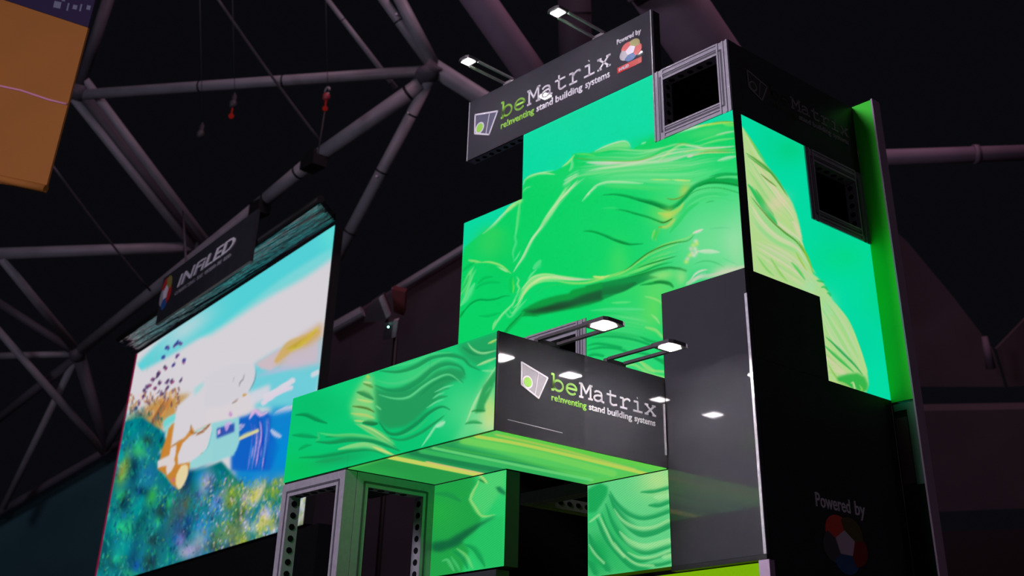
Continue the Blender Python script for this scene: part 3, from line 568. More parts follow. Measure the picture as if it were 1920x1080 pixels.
# ------------------------------------------------------------------ underside of the beam: long soft streaks
cu = Canvas(520, 790, 1280, 930, (86, 196, 84)); cu.folds = False
cu.poly([(600, 900), (735, 855), (900, 892), (1000, 960), (600, 960)], (38, 152, 70), 3)
cu.blob(700, 885, 60, 10, (44, 170, 74), 0.7, 10); cu.stroke([(650, 905), (760, 912)], 16, (30, 150, 78), 0.6, 4, (0, 0))
cu.poly([(745, 852), (862, 824), (1110, 905), (900, 896)], (30, 148, 84), 3, 0.95); cu.stroke([(770, 848), (860, 868), (960, 886)], 7, (24, 120, 70), 0.7, 3, (0, 0)); cu.stroke([(730, 857), (800, 871), (905, 892)], 7, (206, 212, 96), 0.95, 1.5, (0, 0)); cu.stroke([(800, 866), (905, 888)], 3, (220, 190, 120), 0.9, 1, (0, 0))
cu.stroke([(790, 846), (900, 866), (1100, 902)], 7, (60, 190, 96), 0.7, 2.5, (0, 0)); cu.stroke([(812, 840), (920, 862), (1110, 900)], 4, (110, 214, 120), 0.8, 2, (0, 0)); cu.stroke([(830, 838), (1120, 892)], 3, (60, 170, 70), 0.7, 1.5, (0, 0))
cu.poly([(850, 832), (890, 820), (1180, 882), (1120, 898)], (84, 200, 96), 4, 0.8); cu.stroke([(868, 826), (1010, 852), (1150, 888)], 9, (120, 210, 90), 0.7, 4, (0, 0))
cu.stroke([(892, 818), (1000, 838), (1210, 888)], 5, (184, 206, 84), 0.95, 2, (0, 0)); cu.stroke([(950, 815), (1100, 848), (1240, 878)], 10, (96, 200, 70), 0.9, 4, (0, 0)); cu.stroke([(930, 815), (1040, 840), (1190, 880)], 3, (200, 196, 90), 0.6, 2, (0, 0))

# ------------------------------------------------------------------ pictures on the two low screens
H_ = crop(800, 860, 4.0)
ca = Canvas(790, 870, 1270, 1090, (40, 200, 106))
# far-left one
ca.poly([(790, 870), (880, 870), (895, 905), (880, 935), (905, 965), (860, 1090), (790, 1090)], (30, 160, 70), 3)
ca.blob(820, 960, 40, 30, (36, 172, 66), 0.7); ca.blob(930, 905, 30, 30, (60, 206, 110), 0.9)
ca.poly(H_(330, 290, 370, 215, 400, 180, 420, 130, 560, 90, 600, 95, 590, 200, 500, 330, 430, 440, 360, 390), (76, 206, 112), 3, 0.9); ca.stroke(H_(400, 130, 380, 190, 350, 240, 330, 300, 370, 370, 420, 430, 520, 420), 5, (150, 216, 120), 0.85, 2); ca.stroke(H_(380, 110, 420, 140, 460, 190), 5, (190, 216, 120), 0.8); ca.stroke(H_(380, 150, 440, 185), 3, (30, 110, 60), 0.8)
ca.poly(H_(515, 215, 550, 208, 590, 250, 592, 278, 540, 250), (20, 120, 70), 1.5, 0.9)
ca.poly(H_(40, 630, 160, 610, 280, 540, 400, 480, 500, 440, 520, 440, 400, 510, 290, 600, 240, 650, 100, 700, 40, 690), (16, 98, 58), 3, 0.95); ca.stroke(H_(60, 260, 160, 275, 260, 320), 8, (24, 136, 70), 0.6, 4)
ca.poly(H_(270, 620, 420, 500, 520, 440, 575, 430, 575, 810, 420, 830, 340, 720), (34, 190, 96), 2, 0.9); ca.stroke(H_(280, 640, 350, 680, 400, 750, 440, 815), 9, (16, 150, 76), 0.85, 2); ca.stroke(H_(190, 690, 260, 740, 310, 830), 8, (20, 146, 76), 0.8, 2); ca.stroke(H_(220, 670, 300, 730, 350, 830), 6, (120, 210, 120), 0.7, 2); ca.stroke(H_(110, 770, 160, 760, 210, 850), 6, (100, 210, 130), 0.6, 2); ca.stroke(H_(180, 730, 230, 800, 250, 850), 5, (80, 204, 120), 0.6, 2)
# right one
ca.poly([(1096, 870), (1270, 870), (1270, 1090), (1096, 1090)], (96, 206, 130), 1)
ca.blob(1235, 900, 40, 34, (176, 220, 140), 0.9); ca.blob(1120, 1040, 40, 50, (16, 160, 78), 0.9); ca.blob(1110, 970, 16, 20, (30, 190, 100), 0.7)
ca.poly(H_(1205, 230, 1300, 180, 1360, 210, 1355, 270, 1320, 330, 1270, 400, 1210, 410), (24, 164, 84), 2, 0.95)
ca.poly(H_(1300, 420, 1340, 330, 1365, 240, 1420, 420, 1520, 600, 1640, 760, 1700, 850, 1400, 870), (40, 180, 96), 5, 0.7)
for q, w in (((1372, 240, 1420, 330, 1500, 410, 1600, 450, 1700, 440, 1815, 400), 8), ((1365, 260, 1420, 390, 1500, 500, 1600, 570, 1700, 560, 1815, 510), 15), ((1340, 330, 1390, 480, 1460, 590, 1560, 680, 1660, 710, 1820, 660), 9), ((1310, 400, 1360, 540, 1440, 660, 1520, 740, 1620, 770, 1825, 710), 6), ((1270, 440, 1330, 580, 1420, 700, 1530, 810, 1640, 850), 12), ((1640, 800, 1740, 800, 1825, 780), 6), ((1600, 250, 1700, 250, 1815, 222), 6), ((1660, 350, 1740, 355, 1815, 330), 8), ((1215, 560, 1260, 700, 1350, 830), 12), ((1210, 760, 1260, 860), 10)):
    ca.stroke(H_(*q), w, (24, 150, 82), 0.85, 2, (0.6, 0))
for q, w in (((1400, 370, 1470, 460, 1580, 515, 1700, 510, 1815, 460), 7), ((1440, 540, 1530, 620, 1640, 650, 1820, 610), 12), ((1500, 700, 1600, 740, 1700, 735, 1820, 690), 5), ((1400, 620, 1480, 720, 1580, 790, 1700, 800), 4), ((1290, 420, 1340, 520, 1400, 640, 1480, 730), 5), ((1700, 290, 1815, 270), 10), ((1215, 640, 1270, 720, 1330, 780), 4), ((1760, 740, 1825, 720), 8), ((1215, 480, 1240, 460, 1290, 420), 4)):
    ca.stroke(H_(*q), w, (160, 222, 150), 0.75, 2, (1, 0))
X, Y = ca.X, ca.Y
ca.im *= (1 + 0.05 * np.sin((X * 0.8 + Y * 1.1) * 1.25))[..., None]

# ------------------------------------------------------------------ picture on the distant big screen: valley view
S1 = crop(180, 380, 2.842); S2 = crop(180, 640, 2.454); J = crop(200, 640, 4.5); K = crop(400, 640, 4.5); L = crop(180, 840, 4.5); N = crop(360, 840, 4.5)
WH = (212, 208, 214)
cs = Canvas(170, 400, 660, 1130, WH); cs.folds = False
cs.stroke([(380, 590), (480, 525), (560, 480), (660, 405)], 64, (110, 212, 214), 0.9, 16, (0, 0)); cs.stroke([(260, 690), (420, 570), (520, 495), (650, 415)], 44, (76, 206, 212), 0.9, 12, (1, 0)); cs.blob(350, 615, 60, 20, (190, 212, 218), 0.8, -35); cs.blob(620, 440, 20, 30, (96, 220, 214), 0.8)
# ridge on the right
cs.poly(K(350, 190, 480, 110, 640, 20, 760, -20, 920, -40, 900, 300, 860, 480, 600, 700, 520, 700, 490, 560, 350, 560, 300, 430), (104, 204, 216), 3, 0.95)
cs.poly(K(350, 190, 480, 110, 640, 15, 700, 0, 560, 200, 480, 250, 400, 230), (214, 184, 192), 2, 0.9); cs.poly(K(530, 220, 620, 60, 760, -60, 920, -160, 900, 190, 700, 230), (208, 184, 196), 5, 0.9); cs.poly(K(520, 200, 600, 80, 690, 0, 800, -70, 920, -160, 910, -40, 800, 40, 700, 70, 620, 110, 560, 190), (204, 166, 100), 5, 0.85)
cs.stroke(K(520, 180, 600, 90, 660, 30, 760, -10, 900, -90), 14, (206, 170, 96), 0.85, 5); cs.bundle(K(600, 60, 700, 20, 900, -90), K(640, 90, 760, 10, 910, -150), 16, [(206, 200, 60), (214, 180, 70), (190, 160, 60)], (2, 6), 0.7, 51, 2)
cs.blob(*K(560, 240)[0], 40, 5, (204, 180, 214), 0.6, -15); cs.poly(K(490, 560, 700, 560, 680, 700, 640, 900, 620, 1080, 460, 1080, 430, 900, 480, 700), (20, 140, 206), 6, 0.9); cs.poly(K(490, 620, 700, 560, 700, 800, 560, 800), (96, 196, 220), 6, 0.8)
cs.stroke(K(440, 470, 560, 400, 670, 330), 9, (220, 212, 224), 0.95, 1.2, (0, 0)); cs.stroke(K(420, 520, 540, 440, 655, 390), 8, (220, 208, 224), 0.95, 1.2, (0, 0)); cs.stroke(K(500, 620, 600, 580, 670, 560), 9, (220, 206, 226), 0.9, 1.5, (1, 0)); cs.stroke(K(820, 295, 880, 262), 8, (222, 214, 224), 0.8, 2, (1, 0)); cs.poly(K(300, 430, 480, 360, 480, 470, 300, 560), (218, 210, 220), 3, 0.9)
# blue cliff
cs.poly([(440, 840), (490, 780), (600, 760), (600, 925), (440, 925)], (14, 130, 206), 5)
cs.poly(K(30, 740, 110, 690, 200, 650, 300, 620, 370, 575, 400, 610, 460, 600, 490, 640, 480, 740, 560, 900, 480, 1090, 330, 1090, 150, 1090, 150, 960, 210, 850, 30, 820), (16, 96, 196), 2.5)
cs.bundle(K(300, 640, 330, 800, 280, 1150), K(470, 620, 470, 800, 420, 1150), 70, [(214, 150, 226), (20, 60, 190), (40, 130, 220), (230, 170, 226), (10, 80, 170)], (1, 3.4), 0.8, 52, 0.8, 0.15); cs.stroke(K(300, 660, 350, 590, 400, 620, 460, 600), 6, (226, 180, 220), 0.9, 2); cs.bundle(K(100, 740, 200, 700, 300, 650), K(80, 790, 200, 770, 280, 720), 16, [(214, 190, 226), (20, 100, 180), (224, 180, 210)], (3, 8), 0.8, 53, 1.5, 0.2)
cs.stroke(K(160, 860, 260, 800, 370, 755), 6, (220, 214, 150), 0.95, 1.2, (0, 0)); cs.blob(*K(600, 950)[0], 24, 36, (0, 140, 214), 0.8); cs.stroke(K(480, 740, 520, 780, 580, 810), 7, (214, 206, 230), 0.8, 2)
# leaf tree and orange hillside on the left
cs.poly(J(180, 640, 260, 600, 400, 500, 520, 470, 640, 450, 715, 440, 600, 540, 590, 620, 480, 680, 470, 740, 400, 860, 100, 900), (186, 138, 66), 4, 0.9)
rg = random.Random(7)
for (x, y) in ((510, 60), (480, 140), (570, 40), (600, 130), (560, 200), (650, 170), (490, 225), (440, 265), (430, 300), (340, 380), (400, 400), (450, 350), (510, 340), (550, 340), (620, 330), (320, 420), (300, 470), (520, 390), (390, 330), (240, 570), (210, 600), (270, 520), (350, 520), (470, 440), (360, 370), (620, 20), (590, 10)):
    for k in range(5):
        a = rg.uniform(-12, 12); b = rg.uniform(-14, 14); q = J(x + a - 10, y + b + 16, x + a + 12, y + b - 18)
        cs.stroke(q, rg.uniform(2.4, 4.6), rg.choice([(50, 60, 150), (60, 50, 120), (120, 60, 130)] if y < 210 else [(90, 60, 110), (60, 50, 90), (150, 60, 110)]), 0.75, 0.8)
for k in range(150):
    x = rg.uniform(190, 620); y = rg.uniform(440, 640) - (x - 190) * 0.18; q = J(x, y, x + rg.uniform(-30, 14), y + rg.uniform(20, 60))
    cs.stroke(q, rg.uniform(1.5, 4), rg.choice([(160, 96, 40), (206, 140, 60), (120, 84, 90), (214, 160, 110), (90, 60, 80), (230, 196, 190)]), 0.7, 1)
cs.bundle(J(560, 480, 450, 640, 330, 860), J(490, 470, 400, 640, 320, 820), 16, [(214, 140, 60), (150, 96, 60), (230, 160, 90)], (3, 7), 0.8, 54); cs.blob(*J(330, 840)[0], 6, 7, (226, 120, 50), 0.9)
# vegetation, lower part of the picture
veg = J(130, 680, 300, 640, 480, 760, 520, 900, 430, 960) + L(560, 0, 560, 200, 680, 330, 790, 200, 1000, 110) + N(0, 210, 250, 110, 330, 200, 440, 330, 560, 330, 700, 260, 800, 230, 780, 800, 400, 900, 0, 1000) + [(360, 1130), (160, 1130)]
cs.poly(veg, (20, 120, 128), 2)
pal = lambda x, y: ([(20, 150, 130), (0, 120, 120), (10, 90, 110), (30, 170, 110), (10, 60, 90), (60, 190, 170), (20, 110, 170)] if x < 330 else [(30, 110, 170), (20, 90, 150), (70, 90, 100), (30, 150, 180), (120, 130, 190), (20, 60, 120), (60, 140, 140)] if x < 440 else [(150, 170, 50), (100, 150, 70), (206, 206, 110), (120, 140, 190), (200, 180, 214), (60, 130, 140), (170, 180, 80)])
for k in range(150):
    x = rg.uniform(185, 575); y = rg.uniform(780 if x < 310 else 890, 1110)
    if x > 440 and y < 915: continue
    cs.blob(x, y, rg.uniform(5, 14), rg.uniform(8, 26), rg.choice([(8, 50, 70), (10, 90, 110), (0, 150, 150), (30, 60, 60), (40, 190, 120), (20, 90, 180)] if x < 330 else [(20, 60, 110), (40, 70, 80), (30, 130, 190), (150, 140, 210), (70, 100, 60)] if x < 440 else [(70, 90, 40), (40, 80, 90), (190, 190, 60), (210, 200, 220), (110, 130, 180), (150, 160, 50)]), 0.75, rg.uniform(0, 35))
for k in range(2600):
    x = rg.uniform(185, 575); y = rg.uniform(770 if x < 310 else 880, 1120)
    if x > 440 and y < 905: continue
    q = [(x, y), (x + rg.uniform(-6, 7), y - rg.uniform(5, 16))]
    if 325 < x < 380 and y < 925: continue
    if 375 < x < 450 and y < 890: continue
    cs.stroke(q, rg.uniform(1, 4), rg.choice(pal(x + rg.uniform(-20, 20), y)), rg.uniform(0.2, 0.6), 1.0)
for (cx, cy, rx, ry, c) in ((230, 880, 12, 30, (190, 190, 30)), (262, 850, 14, 10, (60, 170, 110)), (285, 930, 10, 20, (60, 190, 60)), (225, 855, 10, 12, (0, 170, 190)), (435, 930, 18, 26, (176, 176, 40)), (475, 928, 16, 14, (170, 180, 60)), (510, 922, 20, 14, (150, 170, 60)), (540, 905, 24, 14, (206, 190, 130)), (505, 980, 14, 10, (180, 180, 50)), (430, 1000, 30, 30, (150, 160, 60)), (472, 988, 18, 12, (206, 200, 200)), (530, 960, 20, 10, (190, 190, 216)), (372, 1020, 14, 26, (196, 176, 190)), (345, 1035, 12, 14, (200, 170, 196)), (385, 905, 12, 30, (196, 190, 214)), (280, 890, 20, 26, (30, 110, 170)), (300, 1010, 16, 20, (20, 70, 90)), (330, 990, 14, 30, (30, 80, 160)), (220, 1030, 30, 30, (10, 160, 160)), (325, 960, 10, 40, (60, 96, 84)), (345, 950, 12, 30, (76, 90, 84)), (250, 1040, 12, 40, (16, 60, 100)), (265, 980, 16, 30, (10, 110, 100))):
    cs.blob(cx, cy, rx, ry, c, 0.55, 15)
for k in range(700):
    x = rg.uniform(380, 580); y = rg.uniform(900, 1050); cs.stroke([(x, y), (x + rg.uniform(-5, 5), y - rg.uniform(3, 9))], rg.uniform(1, 3), rg.choice([(214, 206, 120), (120, 150, 40), (60, 110, 90), (206, 196, 220), (90, 120, 180), (180, 190, 60)]), 0.6, 0.8)
# crisper leaves and light on them
for k in range(1500):
    x = rg.uniform(190, 575); y = rg.uniform(775 if x < 310 else 895, 1105)
    if x > 440 and y < 915: continue
    l = rg.uniform(2, 7); a_ = rg.uniform(-.5, 1.2)
    cs.stroke([(x, y), (x + l * math.sin(a_), y - l * math.cos(a_))], rg.uniform(1.0, 2.6), rg.choice([(10, 40, 60), (40, 170, 150), (20, 160, 120), (120, 170, 60), (0, 60, 80), (30, 130, 160)] if x < 330 else [(10, 40, 90), (70, 130, 190), (130, 130, 180), (30, 60, 70), (40, 150, 160)] if x < 440 else [(230, 226, 130), (50, 80, 40), (230, 220, 235), (90, 120, 170), (200, 200, 60)]), 0.7, 0.5)
vm = np.zeros(cs.X.shape); _c = Canvas(170, 400, 660, 1130, (0, 0, 0)); _c.poly(veg, (1, 1, 1), 3); vm = _c.im[..., :1]
lo = np.stack([gblur(cs.im[..., i], 14) for i in range(3)], -1)
cs.im = cs.im + vm * (cs.im - lo) * 0.4
# pale and turquoise information shapes over the view
cs.poly(J(480, 690, 520, 640, 580, 610, 700, 560, 1000, 440, 1080, 560, 1080, 960, 700, 1080, 560, 1080), (150, 210, 212), 1.5)
cs.poly(K(-10, 660, 220, 640, 220, 850, 190, 930, -10, 1030), (146, 208, 212), 1)
cs.poly(L(560, 0, 520, 180, 580, 220, 640, 310, 700, 350, 770, 230, 790, 100, 900, 40, 900, -100, 600, -100), (196, 130, 50), 1)
cs.poly(J(560, 690, 520, 740, 480, 960, 540, 1080, 700, 1080, 700, 900, 740, 760, 880, 690), (200, 130, 50), 1)
cs.poly(J(590, 560, 710, 450, 850, 330, 1100, 250, 1100, 640, 900, 680, 740, 760, 720, 720, 700, 760, 660, 810, 540, 890, 580, 620), WH, 1.2)
cs.poly(J(740, 400, 790, 360, 860, 330, 830, 360, 780, 420, 740, 460), (150, 214, 214), 2, 0.8)
cs.poly(J(640, 860, 700, 800, 880, 700, 890, 740, 850, 900, 760, 980, 700, 1020, 600, 1040, 600, 960), WH, 0.8); cs.poly(J(540, 900, 590, 870, 580, 960, 560, 1040, 440, 1060, 430, 1010, 530, 960), (214, 208, 214), 0.8)
cs.poly(L(520, 110, 640, 60, 670, 130, 640, 190, 600, 230, 590, 180, 600, 130, 520, 170), (216, 206, 206), 0.8); cs.poly(L(720, 150, 770, 140, 775, 220, 740, 310, 700, 350, 672, 300, 680, 220), (226, 208, 160), 0.8, 1, True); cs.blob(*L(650, 270)[0], 2.5, 3.5, (206, 90, 160), 0.9)
cs.poly(K(-60, 560, 150, 520, 300, 430, 330, 560, 160, 650, -60, 700), (216, 208, 212), 2, 0.9)
cs.poly(K(60, 230, 160, 190, 340, 190, 358, 260, 340, 350, 280, 440, 160, 520, 40, 560, -80, 560, -80, 300), (210, 206, 214), 1.0, 0.95)
cs.stroke(J(655, 800, 700, 760, 712, 710, 720, 770, 790, 765, 870, 700, 820, 760, 760, 790, 700, 800), 2.4, (150, 90, 40), 0.9, 0.6); cs.stroke(J(540, 890, 600, 850, 640, 825), 2, (160, 110, 60), 0.9, 0.6); cs.stroke(J(885, 695, 888, 760, 850, 900, 780, 960), 1.6, (90, 190, 200), 0.9, 0.6)
cs.poly(J(930, 735, 1080, 690, 1080, 760, 930, 820), (40, 70, 170), 1.2, 0.9); cs.stroke(J(945, 790, 950, 740), 5, (226, 180, 220), 0.9); cs.stroke(J(1010, 760, 1020, 700, 1060, 690), 8, (210, 170, 226), 0.8)
cs.poly(J(478, 680, 500, 655, 580, 612, 575, 665, 520, 700, 480, 735), (110, 210, 206), 1, 0.95)
cs.stroke(K(355, 215, 358, 280, 340, 350, 290, 440), 1.5, (90, 120, 130), 0.7); cs.stroke(K(240, 460, 285, 445), 4, (196, 150, 60), 0.9); cs.stroke(K(155, 525, 215, 485), 2.2, (130, 96, 80), 0.8); cs.stroke(K(265, 265, 250, 320, 225, 350, 218, 395), 1.6, (90, 96, 110), 0.7); cs.stroke(K(175, 290, 168, 350), 1.2, (130, 130, 140), 0.5); cs.stroke(K(140, 590, 150, 640), 6, (190, 140, 200), 0.8, 1.2)
cs.stroke(J(340, 120, 350, 180, 335, 280), 1.2, (150, 180, 170), 0.5); cs.stroke(J(425, 80, 400, 200), 1.2, (150, 180, 170), 0.5)



# ------------------------------------------------------------------ lettering
def arc(cx, cy, rx, ry, a0, a1, n=14):
    return [(cx + rx * math.cos(math.radians(a0 + (a1 - a0) * i / n)), cy + ry * math.sin(math.radians(a0 + (a1 - a0) * i / n))) for i in range(n + 1)]


GL = {
    'b': [[(0, 1), (.14, 1), (.14, 0), (0, 0)], arc(.47, .33, .33, .33, 0, 360, 22)],
    'e': [[(.07, .35), (.77, .35)] + arc(.42, .33, .36, .33, 3, 318, 20)[1:]],
    'M': [[(0, 0), (.26, 0)], [(0, .88), (.17, .88), (.47, .3), (.77, .88), (.93, .88)], [(.13, .88), (.13, 0)], [(.81, .88), (.81, 0)], [(.66, 0), (.95, 0)]],
    'a': [[(.12, .56), (.25, .65), (.45, .65), (.6, .58), (.64, .45), (.64, .04), (.8, 0)], [(.64, .4), (.35, .39), (.14, .31), (.07, .18), (.14, .04), (.32, 0), (.5, .05), (.64, .18)]],
    't': [[(.3, .92), (.3, .14), (.38, .03), (.52, 0), (.78, .07)], [(.04, .64), (.72, .64)]],
    'r': [[(.06, .64), (.28, .64), (.28, 0)], [(.06, 0), (.56, 0)], [(.28, .42), (.42, .58), (.6, .66), (.74, .64), (.8, .56)]],
    'i': [[(.14, .64), (.42, .64), (.42, 0)], [(.08, 0), (.76, 0)], [(.40, .9), (.41, .91)]],
    'x': [[(.08, .64), (.76, 0)], [(.76, .64), (.08, 0)], [(0, .64), (.24, .64)], [(.6, .64), (.84, .64)], [(0, 0), (.24, 0)], [(.6, 0), (.84, 0)]],
}


def ribbon(mb, pts, wx, wy, fn, w0, w1, mi=0):
    """flat raised stroke; pts in sign units, fn(u,v,w)->world; wx, wy half widths along u and v"""
    for i in range(len(pts) - 1):
        (ax, ay), (bx, by) = pts[i], pts[i + 1]
        dx, dy = (bx - ax) / wx, (by - ay) / wy; L = math.hypot(dx, dy) or 1
        nx, ny = -dy / L * wx, dx / L * wy; ex, ey = dx / L * wx * 0.35, dy / L * wy * 0.35
        q = [(ax + nx - ex, ay + ny - ey), (ax - nx - ex, ay - ny - ey), (bx - nx + ex, by - ny + ey), (bx + nx + ex, by + ny + ey)]
        mb.hexa([fn(u, v, w0) for u, v in q] + [fn(u, v, w1) for u, v in q], mi)


def fontmesh(body, fn, u0, v0, width, height, w0, w1, mb, bold=0.0, shear=0.0, mi=0):
    cu = bpy.data.curves.new('lettering', 'FONT'); cu.body = body; cu.offset = bold; cu.extrude = 0.0; cu.shear = shear
    cu.resolution_u = 3
    ob = bpy.data.objects.new('lettering', cu); COL.objects.link(ob)
    dg = bpy.context.evaluated_depsgraph_get(); me = bpy.data.meshes.new_from_object(ob.evaluated_get(dg))
    bpy.data.objects.remove(ob); bpy.data.curves.remove(cu)
    P = np.array([v.co[:] for v in me.vertices]); x0, x1 = P[:, 0].min(), P[:, 0].max()
    sx = width / (x1 - x0); sy = height / 0.70       # height = cap height
    top = [fn(u0 + (p[0] - x0) * sx, v0 + p[1] * sy, w1) for p in P]
    bot = [fn(u0 + (p[0] - x0) * sx, v0 + p[1] * sy, w0) for p in P]
    fs = [tuple(pl.vertices) for pl in me.polygons]; n = len(P)
    ed = {}
    for q in fs:
        for i in range(len(q)):
            e = (q[i], q[(i + 1) % len(q)]); ed[e] = ed.get(e, 0) + 1
    side = [(a + n, b + n, b, a) for (a, b) in ed if (b, a) not in ed]
    mb.add(top + bot, fs + side, mi)
    bpy.data.meshes.remove(me)
    return mb


def words(text, fn, u0, v0, width, height, w0, w1, mat, parent, name, bold=0.0, shear=0.0):
    """a line of lettering, one part per word"""
    W_ = text.split(' '); n = len(text); x = 0
    for q in W_:
        fontmesh(q, fn, u0 + width * x / n, v0, width * len(q) / n, height, w0, w1, MB(), bold, shear).build(name, mat, parent)
        x += len(q) + 0.85


def logo(parent, fn, u0, v0, Wd, vs, w, icon_face):
    """be/Matrix mark: u0,v0 base left of the wordmark, Wd its width, vs the ascender height"""
    pitch = Wd / 7.86
    for i, ch in enumerate('beMatrix'):
        g = wh = MB()
        for st in GL[ch]:
            pts = [(u0 + (i + x) * pitch, v0 + y * vs) for x, y in st]
            hw = (0.056 if i < 2 else 0.050) * pitch
            ribbon(g if i < 2 else wh, pts, hw, hw * UX / UZ, fn, w, w + 0.006)
        o1 = g.build('letter', M_GREENP if i < 2 else M_WHITE, parent); o1['label'] = ('green' if i < 2 else 'white') + ' letter ' + ch
    words('re!nventing', fn, u0, v0 - 0.70 * vs, Wd * 0.318, vs * 0.42, w, w + 0.005, M_GREENP, parent, 'tagline_word', 0.016)
    words('stand building systems', fn, u0 + Wd * 0.342, v0 - 0.70 * vs, Wd * 0.658, vs * 0.42, w, w + 0.005, M_WHITE, parent, 'tagline_word', 0.016)
    ic = MB()
    k = Wd
    P = [(-.268, .143), (-.037, .077), (-.115, -.092), (-.264, -.022)]
    P = [(u0 + a * k, v0 + b * k * 1.08) for a, b in P]
    cen = (sum(p[0] for p in P) / 4, sum(p[1] for p in P) / 4)
    ic.slab([fn(u, v, w) for u, v in P], np.array(fn(0, 0, w + 0.004)) - np.array(fn(0, 0, w)), 0)
    ribbon(ic, P + [P[0]], k * .0055, k * .007, fn, w + 0.004, w + 0.008, 1)
    D = [(P[0][0] * .35 + P[1][0] * .65, P[0][1] * .35 + P[1][1] * .65), (P[3][0] * .22 + P[2][0] * .78, P[3][1] * .22 + P[2][1] * .78)]
    ribbon(ic, D, k * .003, k * .004, fn, w + 0.004, w + 0.008, 1)
    cu_, cv_ = u0 - .213 * k, v0 + .006 * k
    for rr, mi, ww in ((.044, 1, .009), (.033, 2, .011)):
        ring = [(cu_ + rr * k * math.cos(t * math.pi / 12), cv_ + rr * k * 1.2 * math.sin(t * math.pi / 12)) for t in range(24)]
        ic.slab([fn(u, v, w + 0.004) for u, v in ring], np.array(fn(0, 0, ww)) - np.array(fn(0, 0, 0.004)), mi)
    o = ic.build('logo_icon', [icon_face, M_WHITE, M_GREENP], parent)
    return o


def petals(parent, fn, cu, cv, ru, rv, w, cols, centre):
    """five coloured petals round a pentagon"""
    mb = MB(); off = np.array(fn(0, 0, w + .004)) - np.array(fn(0, 0, w))
    for i in range(5):
        a0 = math.radians(90 + 36 + 72 * i); pts = []
        c0 = (math.cos(a0 - .63) * .42, math.sin(a0 - .63) * .42); c1 = (math.cos(a0 + .63) * .42, math.sin(a0 + .63) * .42)
        pts = [c0]
        for t in range(9):
            an = a0 - .75 + 1.5 * t / 8; rr = 0.80 + 0.2 * math.sin(math.pi * t / 8)
            pts.append((math.cos(an) * rr, math.sin(an) * rr))
        pts.append(c1)
        mb.slab([fn(cu + x * ru, cv + y * rv, w + .0004 * i) for x, y in pts], off, i)
    pen = [(math.cos(math.radians(90 + 72 * i)) * .44, math.sin(math.radians(90 + 72 * i)) * .44) for i in range(5)]
    mb.slab([fn(cu + x * ru, cv + y * rv, w + .003) for x, y in pen], off * 1.4, 5)
    return mb.build('petal_logo', cols + [centre], parent)


def F_left(u, v, w): return W(u, -w, v)            # tower's left face
def F_right(u, v, w): return W(w, u, v)            # tower's right face
def F_sign(u, v, w): return W(-1 + w, u, v)        # end face of the beam


def fb(mb, fn, u0, u1, v0, v1, w0, w1, mi=0):
    return mb.hexa([fn(u0, v0, w1), fn(u1, v0, w1), fn(u1, v0, w0), fn(u0, v0, w0), fn(u0, v1, w1), fn(u1, v1, w1), fn(u1, v1, w0), fn(u0, v1, w0)], mi)


ZB = -12.0     # hall floor in stand units


def disc(mb, fn, pts3, off, mi): mb.slab(pts3, off, mi)


def open_frame(name, label, fn, u0, u1, v0, v1, parent=None, depth=0.125, cat='frame', group=None, rails='tblr', rw=0.14, ribs=True):
    """aluminium frame: four rails with ribs and a row of round holes on the inner sides"""
    t = thing(name, label, cat, fn((u0 + u1) / 2, v0, -depth / 2), group)
    rv = rw * 1.16
    for side in rails:
        mb = MB()
        if side in 'lr':
            a0, a1 = (u0, u0 + rw) if side == 'l' else (u1 - rw, u1)
            fb(mb, fn, a0, a1, v0, v1, -depth, 0, 0)
            for b0, b1 in () if not ribs else ((0, .14), (.36, .5), (.86, 1.0)) if side == 'l' else ((0, .14), (.5, .64), (.86, 1.0)):
                fb(mb, fn, a0 + (a1 - a0) * b0, a0 + (a1 - a0) * b1, v0 + rv * b0 * 0, v1, 0, 0.012, 0)
            gi = (.58, .74) if side == 'l' else (.26, .42)
            fb(mb, fn, a0 + rw * gi[0], a0 + rw * gi[1], v0 + rv * .6, v1 - rv * .6, 0, 0.003, 1)
            n = int((v1 - v0 - 2 * rv) / .125); ui = a1 if side == 'l' else a0; s = 1 if side == 'l' else -1
            for k in range(min(n, 24)):
                vc = v1 - rv - 0.075 - k * .125
                pts = [fn(ui, vc + .034 * math.sin(t_ * math.pi / 6), -depth / 2 + .030 * math.cos(t_ * math.pi / 6)) for t_ in range(12)]
                mb.slab(pts, np.array(fn(ui + s * .004, 0, 0)) - np.array(fn(ui, 0, 0)), 2)
        else:
            a0, a1 = (v0, v0 + rv) if side == 'b' else (v1 - rv, v1)
            c0, c1 = u0 + rw + .001, u1 - rw - .001
            fb(mb, fn, c0, c1, a0, a1, -depth, 0, 0)
            for b0, b1 in () if not ribs else ((0, .14), (.36, .5), (.86, 1.0)) if side == 'b' else ((0, .14), (.5, .64), (.86, 1.0)):
                fb(mb, fn, c0, c1, a0 + rv * b0, a0 + rv * b1, 0, 0.012, 0)
            gi = (.58, .74) if side == 'b' else (.26, .42)
            fb(mb, fn, c0 - rw * .3, c1 + rw * .3, a0 + rv * gi[0], a0 + rv * gi[1], 0, 0.003, 1)
            n = int((c1 - c0) / .125); vi = a1 if side == 'b' else a0; s = 1 if side == 'b' else -1
            for k in range(n):
                uc = c0 + .06 + k * .125
                pts = [fn(uc + .034 * math.sin(t_ * math.pi / 6), vi, -depth / 2 + .030 * math.cos(t_ * math.pi / 6)) for t_ in range(12)]
                mb.slab(pts, np.array(fn(0, vi + s * .005, 0)) - np.array(fn(0, vi, 0)), 2)
        mb.build('frame_rail', [M_ALU, M_ALUD, M_HOLE], t)
    return t


